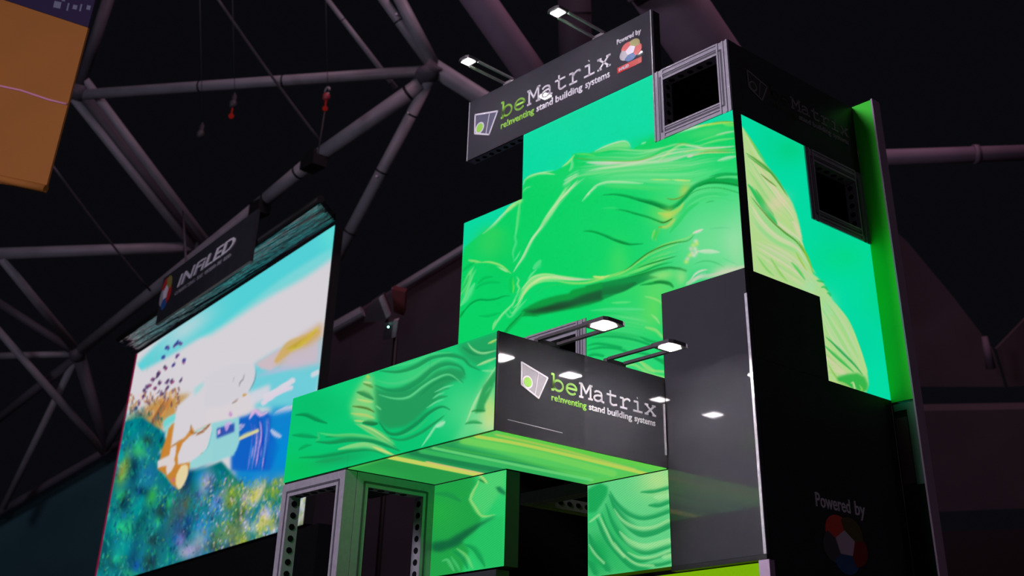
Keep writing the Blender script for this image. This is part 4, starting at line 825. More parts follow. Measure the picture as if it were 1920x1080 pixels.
# --- LED wall on the tower's left face
t = thing('led_screen', 'stepped LED screen on the left face of the tower showing folded green silk on turquoise', 'screen', W(-2, .08, -4))
cellsL = [(-3, -1, -1, -.004), (-4, 0, -3, -1), (-2, -1, -4, -3), (-4, -3, -4, -3)]
screen_mesh('screen', cellsL, 100, cl, M_LED, t, lambda u, v: (u * UX, u * 0, v * UZ + Z0))
mb = MB()
for a in cellsL: fb(mb, F_left, a[0] + .004, a[1] - .004, a[2] + .002, a[3] - .03, -.12, -.012)
mb.build('cabinet_back', M_LEDB, t)

# --- LED wall on the tower's right face
t = thing('led_screen', 'stepped LED screen on the right face of the tower, silk tip falling over turquoise', 'screen', W(-.08, 1.1, -4))
cellsR = [(.125, 1.12, -3, -1), (1.12, 2.12, -4, -2)]
screen_mesh('screen', cellsR, 100, cr, M_LED, t, lambda u, v: (u * 0, u * UX, v * UZ + Z0))
mb = MB()
for a in cellsR: fb(mb, F_right, max(a[0] + .004, .135), a[1] - .004, a[2] + .002, a[3] - .002, -.12, -.006)
mb.build('cabinet_back', M_LEDB, t)

# --- corner post between the two screens
mb = MB(); mb.ub(-.0015, 0.004, .0, .122, -3.0, 0.0, 0)
tag(mb.build('corner_post', M_DARK), 'black corner post between the two tall green screens', 'post')

# --- panels of the tower
t = thing('tower_panel', 'glossy dark grey panel of the tower right of the lower logo sign', 'panel', W(-.5, .03, -6))
mb = MB(); mb.ub(-.998, -.002, 0.0, .06, -6, -3.004, 0); mb.build('panel_face', M_GLOSS, t)
mb = MB(); mb.ub(-.016, .012, -.012, .0, -6, -3.3, 0); o = mb.build('edge_trim', M_EDGE, t); o['label'] = 'bright metal edge strip'
mb = MB(); mb.ub(-.998, .012, -.01, .06, -6.05, -6.004, 0); o = mb.build('bottom_trim', M_LEDB, t)
t = thing('tower_panel', 'matt black square panel on the right face of the tower, under the silk picture', 'panel', W(-.03, .56, -4))
mb = MB(); mb.ub(-.06, 0.0, .064, 1.12, -3.998, -3.004, 0); mb.build('panel_face', M_DARK, t)
t = thing('sign_panel', 'large matt black panel low on the tower, Powered by over a petal logo', 'sign', W(-.03, 1.1, ZB))
mb = MB(); mb.ub(-.06, 0.0, .064, 2.118, ZB, -4.002, 0); mb.build('panel_face', M_DARK, t)
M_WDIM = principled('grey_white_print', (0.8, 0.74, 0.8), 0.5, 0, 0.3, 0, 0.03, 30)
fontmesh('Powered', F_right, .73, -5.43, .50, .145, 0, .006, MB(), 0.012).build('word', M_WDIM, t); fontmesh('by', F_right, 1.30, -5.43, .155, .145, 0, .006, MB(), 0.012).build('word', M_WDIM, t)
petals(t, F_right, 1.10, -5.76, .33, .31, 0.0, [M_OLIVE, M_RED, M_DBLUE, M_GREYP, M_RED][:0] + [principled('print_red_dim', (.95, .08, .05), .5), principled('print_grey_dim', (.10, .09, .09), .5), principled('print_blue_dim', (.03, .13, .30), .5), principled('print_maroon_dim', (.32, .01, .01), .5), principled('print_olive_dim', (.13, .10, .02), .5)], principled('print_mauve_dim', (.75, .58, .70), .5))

# --- upper sign
t = thing('sign_panel', 'long dark grey logo sign along the top of the tower under two arm lamps', 'sign', W(-2.5, .06, 0))
mb = MB(); fb(mb, F_left, -3.998, -1.002, .004, 1.0, -.02, 0.0); mb.build('panel_face', M_GLOSS, t)
mb = MB(); fb(mb, F_left, -3.99, -1.01, .003, .1, -.125, -.021, 0); fb(mb, F_left, -3.99, -1.01, .9, 1.0, -.125, -.021, 0); fb(mb, F_left, -3.99, -3.9, .1, .9, -.125, -.021, 0); fb(mb, F_left, -1.1, -1.01, .1, .9, -.125, -.021, 0)
for k in range(7):
    uc = -3.89 + k * .125
    mb.slab([F_left(uc + .03 * math.sin(a * math.pi / 6), 0, -.073 + .030 * math.cos(a * math.pi / 6)) for a in range(12)], (0, 0, -.002), 1)
mb.build('back_frame', [principled('violet_lit_aluminium', (.50, .46, .80), .45, .0), M_HOLE], t)  # violet light from below left put into the frame's colour
mb = MB(); fb(mb, F_left, -4.008, -3.998, 0, 1, -.125, .004); o = mb.build('edge_trim', M_EDGE, t); o['label'] = 'bright metal edge strip'
mb = MB(); fb(mb, F_left, -1.002, -.992, 0, 1, -.02, .004); o = mb.build('edge_trim', M_EDGE, t); o['label'] = 'bright metal edge strip'
mb = MB(); fb(mb, F_left, -1.01, -.985, 0, 1, -.125, -.021); mb.build('side_cover', M_LEDB, t)
logo(t, F_left, -3.40, .449, 1.80, .255, 0.0, M_BLUEP)
fontmesh('Powered', F_left, -1.50, .715, .25, .075, 0, .006, MB(), 0.014).build('word', M_WHITE, t); fontmesh('by', F_left, -1.22, .715, .08, .075, 0, .006, MB(), 0.014).build('word', M_WHITE, t)
petals(t, F_left, -1.30, .52, .17, .165, 0.0, [M_RED, M_GREYP, M_DBLUE, M_RED, M_OLIVE], M_WHITE)
mb = MB(); fb(mb, F_left, -1.505, -1.145, .255, .345, 0, .004, 0); o = mb.build('name_strip', M_RED, t); o['label'] = 'small red strip with white letters'
fontmesh('INFiLED', F_left, -1.48, .278, .15, .042, .004, .008, MB(), 0.02, .2).build('small_lettering', M_WHITE, t)

# --- sign on the right face, above the screen
t = thing('sign_panel', 'unlit black logo sign at the top of the right face of the tower', 'sign', W(-.03, 1.1, -1))
mb = MB(); mb.ub(-.06, 0.0, .126, 2.118, -.997, 0.0, 0); mb.build('panel_face', M_DARK, t)
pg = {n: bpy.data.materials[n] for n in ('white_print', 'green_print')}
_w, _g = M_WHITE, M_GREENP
M_WHITE, M_GREENP = principled('shaded_grey_print', (0.38, 0.34, 0.38), 0.5, 0, 0.3), principled('shaded_green_print', (0.05, 0.10, 0.03), 0.5, 0, 0.3)  # darker copies of the logo prints, the sign's shade put into colour
logo(t, F_right, .634, -.515, 1.335, .17, 0.0, principled('shaded_icon_print', (.03, .03, .035), .5))
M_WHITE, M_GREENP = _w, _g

# --- open frames
open_frame('aluminium_frame', 'square open aluminium frame at the tower top, right of the long sign', F_left, -.998, -.002, -.997, 0.0)
open_frame('aluminium_frame', 'square open aluminium frame set in the left screen, behind the lower arm lamps', F_left, -2.998, -2.002, -3.998, -3.002)
open_frame('aluminium_frame', 'dark open frame on the right face of the tower, under the unlit logo sign', F_right, 1.122, 2.118, -1.998, -1.002)


def F_cubeL(u, v, w): return W(u, -2 - w, v)
def F_cubeR(u, v, w): return W(-3 + w, u, v)
def F_cubeB(u, v, w): return W(-4 + .125 - w * -1, u, v)


open_frame('aluminium_frame', 'tall open aluminium frame under the far end of the beam, its left side', F_cubeL, -3.998, -3.002, ZB, -5.01, rw=.125, ribs=False)
open_frame('aluminium_frame', 'tall open aluminium frame under the far end of the beam, its right side', F_cubeR, -1.87, -1.0, ZB, -5.01, rw=.125, ribs=False)
mb = MB(); mb.ub(-3.13, -3.0, -2.0, -1.872, ZB, -5.01)
# interior of the tower
mb2 = MB()
mb2.ub(-3.99, -.2, 2.12, 2.2, ZB, -.02); tag(mb2.build('wall_back_tower', M_BLACK), None, None, None, 'structure')
mb2 = MB(); mb2.ub(-3.99, -3.93, .17, 2.11, ZB, -1.0); tag(mb2.build('wall_left_tower', M_BLACK), None, None, None, 'structure')


def F_flat(z, flip=1):
    return lambda u, v, w: W(u, v, z - w)


inner = open_frame('ladder_frame', 'horizontal aluminium frame with punched holes inside the tower, seen through the dark opening', F_flat(-5.0), -3.156, -2.02, .205, 2.115, rails='tblr')
t = thing('cover_panel', 'dark backing panel inside the top corner frame', 'panel', W(-.5, .7, -1))
mb = MB(); mb.ub(-1.5, -.15, .85, .9, ZB, -.2); mb.build('panel_face', principled('grey_backing', (.03, .03, .032), .6), t)

mb = MB(); mb.ub(-2.99, -.07, .14, 2.1, -.04, -.008); tag(mb.build('top_cover', M_BLACK), 'black cover closing the top of the tower behind the corner frame', 'cover')

# --- beam with screens
t = thing('led_beam', 'horizontal beam clad in LED screens with green silk, projecting from the tower', 'screen', W(-2.5, -1, -5))
screen_mesh('front_screen', [(-4, -1.004, -5 + .012, -4)], 120, cb, M_LED, t, lambda u, v: (u * UX, u * 0 - 2 * UX, v * UZ + Z0))
screen_mesh('underside_screen', [(-3, -1.01, -1.985, -1), (-2, -1.01, -1, 0)], 60, cu, M_LED, t, lambda u, v: (u * UX, v * UX, u * 0 - 5 * UZ + Z0))
mb = MB(); mb.ub(-3.996, -1.02, -1.994, -1.003, -4.985, -4.004); mb.ub(-2.0, -1.02, -1.003, -.012, -4.985, -4.004)
mb.ub(-3.99, -3.0, -1.99, -1.0, -5.0, -4.985)
mb.build('cabinet_body', M_LEDB, t)
M_LEDN = screen_material('led_screen_low', 1.0)
t = thing('led_screen', 'square LED screen standing under the beam, beside the tall open frames', 'screen', W(-2.5, -.9, -6))
screen_mesh('screen', [(-2.999, -2.001, -6, -5.012)], 110, ca, M_LEDN, t, lambda u, v: (u * UX, u * 0 - UX, v * UZ + Z0))
mb = MB(); mb.ub(-2.996, -2.001, -.994, -.84, -5.998, -5.014); mb.build('cabinet_body', M_LEDB, t)
t = thing('led_screen', 'square LED screen under the beam, beside the glossy dark tower panel', 'screen', W(-1.5, .08, -6))
screen_mesh('screen', [(-1.999, -1.001, -6, -5.012)], 110, ca, M_LEDN, t, lambda u, v: (u * UX, u * 0, v * UZ + Z0))
mb = MB(); mb.ub(-1.996, -1.004, .006, .16, -5.998, -5.014); mb.build('cabinet_body', M_LEDB, t)
mb = MB(); mb.ub(-2.996, -2.1, -1.0, -.85, ZB, -6.02); tag(mb.build('base_panel', M_DARK), 'black panel below the screen beside the tall open frames', 'panel')

# --- sign on the end of the beam
t = thing('sign_panel', 'glossy dark grey logo sign closing the end of the green beam', 'sign', W(-1.03, -1, -5))
mb = MB(); mb.ub(-1.018, -1.0, -1.998, -.004, -4.996, -4.0, 0); mb.build('panel_face', M_GLOSS, t)
mb = MB(); mb.ub(-1.018, -.995, -2.006, -1.998, -5.0, -4.0, 0); mb.build('side_trim', M_LEDB, t)
mb = MB(); mb.ub(-1.0, -.988, -.034, -.018, -4.86, -4.3, 0); o = mb.build('edge_trim', M_EDGE, t); o['label'] = 'bright metal edge strip'
logo(t, F_sign, -1.41, -4.459, 1.272, .161, 0.0, M_GREYP)
mb = MB()
for (a, b, c, e) in ((-1.879, -4.87, -1.282, -4.878),):
    ribbon(mb, [(a, b), (c, e)], .0022, .003, F_sign, 0, .004)
o = mb.build('scratch_line', M_WHITE, t); o['label'] = 'thin pale line low on the sign'


# --- arm lamps
def lamp(label, fn, cu_, w_head, w_base, half, group, tilt=0.0, mat=None, q=.024):
    mat = mat or M_ARM
    """fn(u,s,h): u across the lamp, s along the arm away from the sign, h height"""
    t = thing('arm_lamp', label, 'lamp', fn(cu_, w_base, 0), group)
    L0 = w_head[0]; L1 = w_head[1]; bw = half * .30
    for sgn in (-1, 1):
        mb = MB(); a0, a1 = sorted((cu_ + sgn * half, cu_ + sgn * (half - bw)))
        mb.hexa([fn(a0, w_base, -.012), fn(a1, w_base, -.012), fn(a1, L0, -.012 + tilt * .8), fn(a0, L0, -.012 + tilt * .8), fn(a0, w_base, .018), fn(a1, w_base, .018), fn(a1, L0, .018 + tilt * .8), fn(a0, L0, .018 + tilt * .8)])
        mb.build('arm', mat, t)
    mb = MB(); h = half
    P = [(cu_ - h, L0), (cu_ + h, L0), (cu_ + h, L1 - .02), (cu_ + h - .04, L1), (cu_ - h + .04, L1), (cu_ - h, L1 - .02)]
    mb.slab([fn(u, s, -.012 + tilt) for u, s in P], np.array(fn(0, 0, .04)) - np.array(fn(0, 0, 0)))
    mb.build('lamp_head', M_ARM, t)
    mb = MB()
    P = [(cu_ - h + q, L0 + q), (cu_ + h - q, L0 + q), (cu_ + h - q, L1 - q - .01), (cu_ - h + q, L1 - q - .01)]
    mb.slab([fn(u, s, -.0135 + tilt) for u, s in P], np.array(fn(0, 0, -.004)) - np.array(fn(0, 0, 0)))
    o = mb.build('led_face', M_LAMPT if mat is M_ARML else M_LAMP, t); o['label'] = 'glowing white lamp face'
    e_ = .04 if mat is M_ARML else -.005
    mb = MB(); mb.hexa([fn(cu_ - h, w_base - .05, -.03), fn(cu_ + h, w_base - .05, -.03), fn(cu_ + h, w_base + e_, -.03), fn(cu_ - h, w_base + e_, -.03), fn(cu_ - h, w_base - .05, .012), fn(cu_ + h, w_base - .05, .012), fn(cu_ + h, w_base + e_, .012), fn(cu_ - h, w_base + e_, .012)])
    mb.build('bracket', mat, t)
    return t


f_low = lambda u, s, h: W(-1 + s, u, -3.955 + h)
lamp('arm lamp over the lower logo sign, the one nearer its left end', f_low, -1.42, (.50, .76), -.02, .125, 'arm lamps of the stand', q=.05)
lamp('arm lamp over the lower logo sign, the one in front of the glossy dark panel', f_low, -.60, (.50, .72), -.02, .12, 'arm lamps of the stand', q=.045)
f_top = lambda u, s, h: W(u, -s, 1.04 + h)
lamp('arm lamp on the top sign, the one above the start of its lettering', f_top, -3.31, (.53, .70), -.05, .09, 'arm lamps of the stand', .04, M_ARML, .028)
lamp('arm lamp on the top sign, the one nearer the petal logo', f_top, -1.80, (.53, .70), -.05, .09, 'arm lamps of the stand', .04, M_ARML, .028)

# --- lime box under the tower
mb = MB(); mb.ub(-1.99, -.07, .0, .3, ZB, -6.075); tag(mb.build('light_box', M_LIMEBOX), 'glowing lime green box under the glossy dark tower panel', 'light box')
mb = MB(); mb.ub(-.065, .03, -.01, .06, ZB, -6.055, 0); mb.ub(-.065, .04, -.02, .0, ZB, -6.055, 0); tag(mb.build('corner_post', M_GREYW), 'mauve grey post at the right end of the lime green box', 'post')

# --- fin wall at the right
t = thing('side_fin', 'narrow green wall standing out from the right end of the tower, mauve outer edge', 'wall', W(.12, 2.18, ZB))
mb = MB(); mb.ub(0.0, .243, 2.12, 2.25, -4.03, 0.01); o = mb.build('green_board', M_LIMEW, t); o['label'] = 'lime green upper board'
mb = MB(); mb.ub(0.0, .243, 2.125, 2.25, ZB, -4.036); o = mb.build('lower_board', M_DARKGREEN, t); o['label'] = 'dark glossy lower board'
mb = MB(); mb.ub(.243, .262, 2.112, 2.252, ZB, 0.02); o = mb.build('edge_board', M_GREYW, t); o['label'] = 'mauve outer edge'
mb = MB(); mb.ub(0.02, .243, 2.116, 2.1245, -4.14, -4.06, 0); mb.ub(.16, .243, 2.116, 2.1245, -5.0, -4.14, 0); mb.build('rail', principled('green_tinted_rail', (.10, .22, .15), .35), t)
mb = MB(); mb.ub(0.02, .15, 2.117, 2.1245, -4.98, -4.22, 0); mb.build('inset_board', principled('dusty_rose_board', (.11, .045, .055), .5), t)


# ================================================================== the hall
mb = MB(); mb.hexa([(-60, -30, -.2), (40, -30, -.2), (40, 60, -.2), (-60, 60, -.2), (-60, -30, -.004), (40, -30, -.004), (40, 60, -.004), (-60, 60, -.004)])
tag(mb.build('floor', M_FLOOR), None, None, None, 'structure')


def ptube(root, name, a, b, wa, wb=None, mat=M_STEEL, joints=()):
    """a, b: (px, py, distance); wa: apparent thickness in photo pixels -> real radius"""
    P, Q = np.array(at(*a)), np.array(at(*b)); wb = wb or wa
    ra, rb = wa / 2 * a[2] / F_PX, wb / 2 * b[2] / F_PX
    mb = MB(); mb.tube([P, Q], [ra, rb], 28)
    for j in joints:
        c = P + (Q - P) * j; d_ = (Q - P) / np.linalg.norm(Q - P) * ra * .35; rr = (ra + (rb - ra) * j) * 1.02
        mb.tube([c - d_ * .5, c + d_ * .5], rr, 28, 1)
    return mb.build(name, [mat, M_LEDB], root, smooth=True)


D0 = 21
t = thing('roof_truss', 'large grey tubular roof truss in the dark behind the screens, meeting at a hub', 'truss', at(790, 150, D0))
ptube(t, 'tube', (146, 178, 22), (800, 133, D0), 20, 22, joints=(.36, .6))
ptube(t, 'tube', (790, 158, D0), (590, 298, D0), 31, 29, joints=(.12,))
ptube(t, 'tube', (592, 296, D0), (484, 386, D0 + .5), 27, 26, joints=(.3, .85))
ptube(t, 'tube', (484, 386, D0 + .5), (142, 664, D0 + 3), 24, 22, M_STEEL)
ptube(t, 'tube', (806, 148, D0), (632, 482, D0), 21, 24, joints=(.2, .52, .86))
ptube(t, 'tube', (634, 480, D0), (618, 560, D0), 12, 12)
ptube(t, 'tube', (742, 166, D0 + 1), (610, -6, D0 + 1), 11, 9, joints=(.06, .75))
ptube(t, 'tube', (806, 122, D0), (708, -16, D0), 18, 18, joints=(.6,))
ptube(t, 'tube', (812, 122, D0), (742, -16, D0), 26, 22)
ptube(t, 'tube', (812, 126, D0), (1180, 358, D0 + 2), 34, 30)
mb = MB(); c = np.array(at(800, 140, D0)); mb.ball(c, .20, 20, 0, (1.3, 1, .8)); mb.tube([c - (.25, 0, .1), c + (.25, 0, .12)], .14, 20); mb.build('hub', M_STEELD, t, smooth=True)
mb = MB(); c = np.array(at(588, 306, D0 - .1)); mb.box(c, (.2, .14, .10)); mb.box(c + (0, 0, .16), (.12, .10, .05)); mb.build('clamp', M_LEDB, t)
mb = MB(); c = np.array(at(487, 392, D0 + .4)); mb.box(c, (.16, .12, .12)); mb.build('clamp', M_LEDB, t)
for q in ((765, 212), (706, 331), (743, 27)):
    mb = MB(); c = np.array(at(q[0], q[1], D0 - .12)); mb.ball(c, .022, 10); mb.build('bolt', M_WHITE, t, smooth=True)

t = thing('roof_truss', 'tubular roof truss at the left, ending behind the black sign with white letters', 'truss', at(145, 178, 22))
ptube(t, 'tube', (206, -10, 22), (152, 156, 22), 22, 20, M_STEELD)
ptube(t, 'tube', (138, 185, 22), (372, 476, 23), 15, 19)
ptube(t, 'tube', (156, 176, 23), (366, 458, 24), 24, 26, M_STEELD)
ptube(t, 'tube', (160, 150, 22), (392, 462, 23), 15, 18)
ptube(t, 'tube', (-10, 476, 22), (372, 463, 23), 22, 21, joints=(.93,))
ptube(t, 'tube', (2, 484, 22), (146, 660, 24), 15, 17)
ptube(t, 'tube', (-10, 563, 24), (140, 660, 24), 15, 15, M_STEELD)
ptube(t, 'tube', (-10, 668, 24), (140, 664, 24), 13, 13)
ptube(t, 'tube', (-10, 612, 23), (196, 848, 24), 13, 15)
ptube(t, 'tube', (-10, 790, 24), (142, 672, 24), 16, 18, M_STEELD)
ptube(t, 'tube', (142, 672, 24), (6, 952, 24), 14, 13)
ptube(t, 'tube', (148, 668, 24), (198, 838, 24), 24, 18, M_STEELD)
ptube(t, 'tube', (196, 842, 24), (244, 760, 24), 16, 16, M_STEELD)
mb = MB(); c = np.array(at(144, 664, 23.9)); mb.ball(c, .15, 18); mb.build('hub', M_STEELD, t, smooth=True)
mb = MB(); c = np.array(at(148, 172, 22)); mb.ball(c, .17, 18); mb.build('hub', M_STEELD, t, smooth=True)

t = thing('roof_beam', 'thick plum-coloured round beam running up behind the lamps of the top sign', 'beam', at(1010, 130, 19))
ptube(t, 'tube', (800, -140, 18), (1200, 430, 20), 62, 58, M_BEAMP); ptube(t, 'collar', (1002, 148, 19.0), (1006, 154, 19.0), 63, 63, M_BEAMP)
t = thing('roof_beam', 'faint dark beam hanging straight down behind the right arm lamp of the top sign', 'beam', at(1078, 120, 19))
ptube(t, 'tube', (1075, -90, 19), (1086, 420, 19.5), 62, 60, M_BEAMD); ptube(t, 'collar', (1077, 20, 19), (1077, 26, 19), 63, 63, M_BEAMD)
t = thing('roof_beam', 'thickest plum-coloured beam behind the top corner frame of the tower', 'beam', at(1320, 110, 17))
ptube(t, 'tube', (1150, -156, 17), (1560, 444, 19.5), 128, 110, M_BEAMP); ptube(t, 'collar', (1230, -36, 17.1), (1234, -30, 17.1), 130, 130, M_BEAMP)
t = thing('roof_beam', 'blurred horizontal tube crossing the dark at the far right', 'beam', at(1780, 290, 20))
ptube(t, 'tube', (1560, 298, 20), (2000, 284, 20), 30, 30, M_BEAMP); ptube(t, 'collar', (1825, 289, 20), (1835, 289, 20), 36, 36, M_BEAMP)

# cables and hoists
def cable(label, a, b, w, mat=M_CHAIN, group=None):
    P, Q = np.array(at(*a)), np.array(at(*b)); n = 10
    pts = [P + (Q - P) * i / n - np.array((0, 0, .04 * math.sin(math.pi * i / n))) for i in range(n + 1)]
    mb = MB(); mb.tube(pts, w / 2 * a[2] / F_PX, 8)
    return tag(mb.build('steel_cable', mat, smooth=True), label, 'cable', group)


cable('thin dark cable slanting down to the thick roof tube, crossing the long horizontal tube', (404, -8, 20), (603, 268, 21), 5, M_STEELD)
cable('thin dark cable slanting down below the orange banner to the black lettered sign', (100, 312, 20), (282, 545, 22), 4, M_STEELD)


def hoist(label, px, py, d_, lit, big):
    c = np.array(at(px, py, d_)); s = d_ / F_PX
    t = thing('chain_hoist', label, 'hoist', tuple(c), 'chain hoists under the roof')
    mb = MB(); mb.tube([tuple(c + (0, 0, 22 * s)), at(px - 2, -40, d_)], .6 * s, 8); mb.build('chain', M_CHAIN, t, smooth=True)
    if big:
        mb = MB()
        mb.tube([c + (8 * s * math.cos(k * .7), 0, 8 * s * math.sin(k * .7) + 12 * s) for k in range(9)], 2.2 * s, 8); mb.build('hook', M_GREYBOX, t, smooth=True)
    else:
        mb = MB(); mb.box(c + (0, 0, 12 * s), (3 * s, 3 * s, 8 * s)); mb.tube([c + (0, 0, 18 * s), c + (0, 0, 24 * s)], 2 * s, 10); mb.build('hook', M_CHAIN, t)
    mb = MB(); mb.tube([c + (0, 0, -8 * s), c + (0, 0, -4 * s), c + (0, 0, 4 * s), c + (0, 0, 8 * s)], [3 * s, 7 * s, 7 * s, 4 * s], 16)
    mb.build('body', M_HOISTRED if big else M_CHAIN, t, smooth=True)
    if lit:
        mb = MB(); mb.ball(c + (0, 0, -24 * s), 5 * s, 14); mb.tube([c + (0, 0, -20 * s), c + (0, 0, -6 * s)], 1.5 * s, 10); mb.build('load_block', M_REDDOT, t, smooth=True)
    if big:
        mb = MB(); mb.tube([c + (0, 0, -28 * s), c + (-.05, 0, -118 * s)], 1.2 * s, 8); mb.build('chain', M_CHAIN, t, smooth=True)


hoist('chain hoist with hook and red block in the centre of the roof truss', 612, 182, 20, 1, True)
hoist('faint hoist with a dim red block left of the hooked one', 437, 196, 20, 1, False)
hoist('small dark hoist hanging between the left truss tubes and the dim red one', 376, 252, 20, 0, False)

# orange banner in the top left corner
ban_p = at(100, 200, 9.0); e_u = np.array((R_CAM[0][0], R_CAM[0][1], 0)); e_u /= np.linalg.norm(e_u)
e_u = np.array((math.cos(.62), math.sin(.62), 0)); ban_n = np.array((e_u[1], -e_u[0], 0))
bp = lambda x, y: on_plane(x, y, ban_p, ban_n)
t = thing('hanging_banner', 'orange cloth banner with a purple head hanging in the top left corner', 'banner', tuple(bp(40, 350)))
back = -ban_n * .02
mb = MB(); mb.slab([bp(-60, -22), bp(165, 52), bp(84, 360), bp(-60, 332)], back); o = mb.build('orange_cloth', M_ORANGE, t)
mb = MB(); mb.slab([bp(-60, -90), bp(184, -22), bp(165, 51), bp(-60, -23)], back); o = mb.build('purple_head', M_PURPLE, t)
mb = MB(); mb.tube([bp(-60, 322), bp(20, 340), bp(86, 354)], .028, 16); o = mb.build('hem_tube', M_ORANGE, t, smooth=True)
mb = MB(); mb.tube([bp(-60, 149) + ban_n * .004, bp(40, 170) + ban_n * .004, bp(90, 187) + ban_n * .004, bp(126, 196) + ban_n * .004], .008, 10); o = mb.build('seam', M_PINK, t, smooth=True); o['label'] = 'pink seam line'
for (x, y, w, h) in ((103, 2, 13, 12), (128, 6, 3, 14), (138, 9, 8, 8), (152, 8, 3, 13), (164, 10, 7, 8), (118, -6, 6, 8), (148, -10, 9, 7)):
    mb = MB(); mb.slab([bp(x, y), bp(x + w, y + w * .22), bp(x + w - h * .24, y + w * .22 + h), bp(x - h * .24, y + h)], ban_n * .004)
    mb.build('pale_letter', M_BLUEP, t)

# the distant big screen with its header
SE = np.array((.9914, -.131, 0)); SN = np.array((-.131, -.9914, 0)); SP = np.array(at(628, 422, 12.0))
def F_far(u, v, w): return tuple(SP + SE * u + np.array((0, 0, v)) + SN * w)
def far_uv(px, py, w=0):
    q = on_plane(px, py, SP + SN * w, SN) - SP - SN * w
    return float(q @ SE), float(q[2])
uL = far_uv(255, 680)[0]; vB = far_uv(400, 1033)[1]; vB = (vB + far_uv(272, 1079)[1] + far_uv(520, 992)[1]) / 3
HS = -vB
t = thing('video_screen', 'huge distant LED screen at the left showing a valley with trees and pale graphics', 'screen', F_far(uL / 2, vB, -.1))
screen_mesh('screen', [(uL, 0, -HS, 0)], 62, cs, screen_material('video_wall_picture', 1.0), t, lambda u, v: tuple(SP[i] + SE[i] * u + (v if i == 2 else 0 * v) for i in range(3)))
mb = MB(); fb(mb, F_far, uL + .01, -.01, -HS + .01, -.01, -.10, -.01); mb.build('cabinet_back', M_LEDB, t)
mb = MB(); fb(mb, F_far, uL - .03, uL, -HS, 0, -.04, .01, 0); o = mb.build('side_strip', emission('magenta_edge', lin((150, 20, 70)), .6, 'NONE'), t); o['label'] = 'thin magenta glowing edge'
# supporting wall below the screen
mb = MB(); fb(mb, F_far, uL - .2, .2, -(SP[2]), -HS - .01, -.5, -.05); tag(mb.build('screen_plinth', M_BLACK), 'black plinth carrying the distant big screen', 'plinth')
# sloping mirror-black canopy between screen and header
P1 = far_uv(600, 384, .7); P0 = far_uv(222, 640, .7)
t = thing('glossy_canopy', 'sloping mirror-black canopy above the big screen, full of blue and green reflections', 'canopy', F_far(uL / 2, .05, .3))
mb = MB(); v1 = (P1[1] + P0[1]) / 2
a = [F_far(uL - .18, .04, .0), F_far(.0, .04, .0), F_far(P1[0], v1, .7), F_far(P0[0], v1, .7)]
mb.slab(a, (0, 0, .06)); mb.build('mirror_face', M_MIRROR, t)
mb = MB(); mb.tube([F_far(P0[0], v1 + .04, .7), F_far(P1[0], v1 + .04, .7)], .035, 12); mb.build('front_rail', M_LEDB, t, smooth=True)
# header sign
w = .78
tl = far_uv(300, 528, w); tr = far_uv(478, 394, w); bl = far_uv(298, 606, w); br = far_uv(474, 484, w)
u0, u1 = (tl[0] + bl[0]) / 2, (tr[0] + br[0]) / 2; va, vb = (bl[1] + br[1]) / 2, (tl[1] + tr[1]) / 2
t = thing('header_sign', 'black sign with white slanted letters and a petal logo above the big screen', 'sign', F_far((u0 + u1) / 2, va, w))
mb = MB(); fb(mb, F_far, u0, u1, va, vb, w - .03, w); mb.build('panel_face', M_DARK, t)
ta = far_uv(333, 540, w); tb = far_uv(440, 463, w); hh = far_uv(335, 519, w)[1] - ta[1]
vt = (ta[1] + tb[1]) / 2
fontmesh('INFiLED', F_far, ta[0], vt, tb[0] - ta[0], hh * .95, w, w + .01, MB(), .012, .25).build('lettering', M_WHITE, t)
words('CONNECTING THE WORLD BY LED', F_far, ta[0] - .03, vt - hh * .62, (tb[0] - ta[0]), hh * .30, w, w + .01, M_GREYP, t, 'tagline_word', .0, .2)
lc = far_uv(311, 552, w)
petals(t, F_far, lc[0], lc[1] + .02, .17, .19, w, [M_RED, M_GREYP, M_DBLUE, M_RED, M_OLIVE], M_WHITE)

_u = far_uv(338, 505, w)[0]; _P = np.array(F_far(_u, vb - .02, w - .065)); _Q = np.array(at(343, 396, 22.6))
mb = MB(); mb.tube([_P, _P * .5 + _Q * .5, _Q], .014, 8); tag(mb.build('steel_cable', M_STEELD, smooth=True), 'thin dark cable holding up the black lettered sign', 'cable')

# walls of the hall, far away
def wall(name, pts, dist, mat, thick=.4, label=None, cat=None):
    P = [np.array(at(x, y, d if d else dist)) for x, y, d in pts]
    mb = MB(); mb.slab(P, np.array(R_CAM[2]) * thick)
    return mb.build(name, mat)


tag(wall('wall_left', [(-60, 996, 0), (30, 950, 0), (192, 852, 0), (330, 790, 0), (330, 1300, 0), (-60, 1300, 0)], 25, M_TEALW), None, None, None, 'structure')
tag(wall('wall_back', [(300, 800, 0), (612, 622, 0), (868, 468, 0), (1400, 150, 0), (1400, 1400, 0), (300, 1400, 0)], 23, M_WALLD), None, None, None, 'structure')
mb = MB(); mb.tube([at(612, 622, 22.7), at(680, 584, 22.7)], .10, 12); mb.tube([at(738, 546, 22.7), at(872, 464, 22.7)], .07, 12); tag(mb.build('trim_1', M_STEEL), None, None, None, 'structure')
mb = MB(); mb.tube([at(-20, 972, 24.7), at(192, 850, 24.7), at(240, 826, 24.7)], .08, 12); tag(mb.build('trim_2', M_STEELD), None, None, None, 'structure')
tag(wall('wall_right', [(1640, 772, 0), (1990, 766, 0), (1990, 950, 0), (1700, 962, 0)], 24, M_WALLD), None, None, None, 'structure')
mb = MB(); mb.slab([at(1640, 1000, 24), at(1990, 990, 24), at(1990, 1300, 24), at(1640, 1300, 24)], (0, .3, 0)); tag(mb.build('wall_right_lower', principled('deep_plum_wall', (.045, .022, .03), .85)), None, None, None, 'structure')
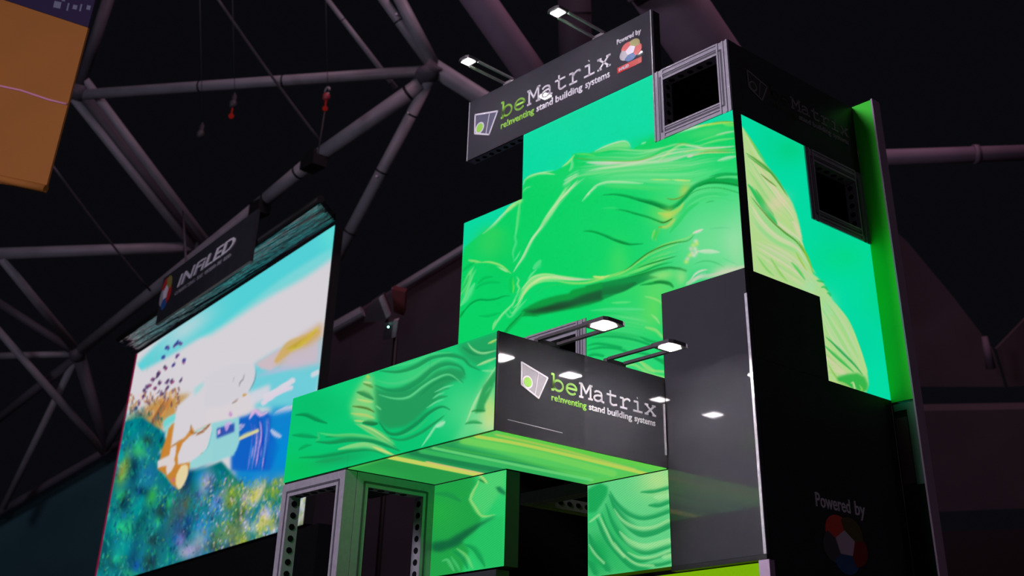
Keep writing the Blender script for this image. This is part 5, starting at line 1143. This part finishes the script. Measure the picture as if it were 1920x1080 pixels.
tag(wall('roof_membrane', [(1640, 400, 0), (1700, 452, 0), (1790, 560, 0), (1862, 655, 0), (1884, 725, 0), (1640, 725, 0)], 26, M_WALLD, .1), 'dark plum slanted roof panel right of the green fin wall', 'roof panel')
tag(wall('roof_membrane', [(1868, 655, 0), (1960, 560, 0), (1990, 560, 0), (1990, 720, 0), (1890, 725, 0)], 26, M_WALLD, .1), 'dark plum slanted roof panel at the right edge of the picture', 'roof panel')
mb = MB(); mb.tube([at(1846, 632, 25), at(1858, 690, 25)], [.06, .10], 14); tag(mb.build('roof_post', M_BEAMP, smooth=True), 'short blurred post where the two dark roof panels meet', 'post')

# stage spotlight on the back wall
c = np.array(at(712, 590, 15)); s = 15 / F_PX
t = thing('stage_spotlight', 'pale grey stage spotlight with a teal light, in the dark between the two screens', 'spotlight', tuple(c))
mb = MB(); mb.slab([at(682, 604, 15), at(692, 572, 15), at(716, 556, 15), at(730, 590, 15), at(722, 600, 15), at(696, 604, 15)], np.array(R_CAM[2]) * .25); mb.build('hood', M_ARM, t)
mb = MB(); mb.slab([at(710, 560, 14.98), at(717, 555, 14.98), at(731, 592, 14.98), at(724, 597, 14.98)], np.array(R_CAM[2]) * .1); mb.build('hood_edge', M_GREYBOX, t)
mb = MB(); mb.slab([at(720, 606, 15), at(746, 602, 15), at(742, 632, 15), at(718, 638, 15)], np.array(R_CAM[2]) * .2); mb.build('body', M_ARM, t)
mb = MB(); mb.slab([at(738, 602, 14.98), at(747, 600, 14.98), at(742, 632, 14.98), at(734, 634, 14.98)], np.array(R_CAM[2]) * .1); mb.build('bracket', M_GREYBOX, t)
mb = MB(); mb.ball(at(728, 613, 14.9), .010, 12); mb.build('indicator', M_TEALDOT, t, smooth=True)
_p = at(742, 632, 15.1); mb = MB(); mb.tube([_p, (_p[0], _p[1], -.004)], .03, 12); mb.build('stand_pole', M_LEDB, t, smooth=True)
mb = MB(); mb.slab([at(735, 542, 15.3), at(760, 548, 15.3), at(757, 592, 15.3), at(738, 585, 15.3)], np.array(R_CAM[2]) * .2); o = mb.build('red_housing', principled('dull_red_housing', (.11, .012, .015), .6), t); o['label'] = 'dull red housing'


for o in list(bpy.data.objects):
    if '_w' in o: del o['_w']
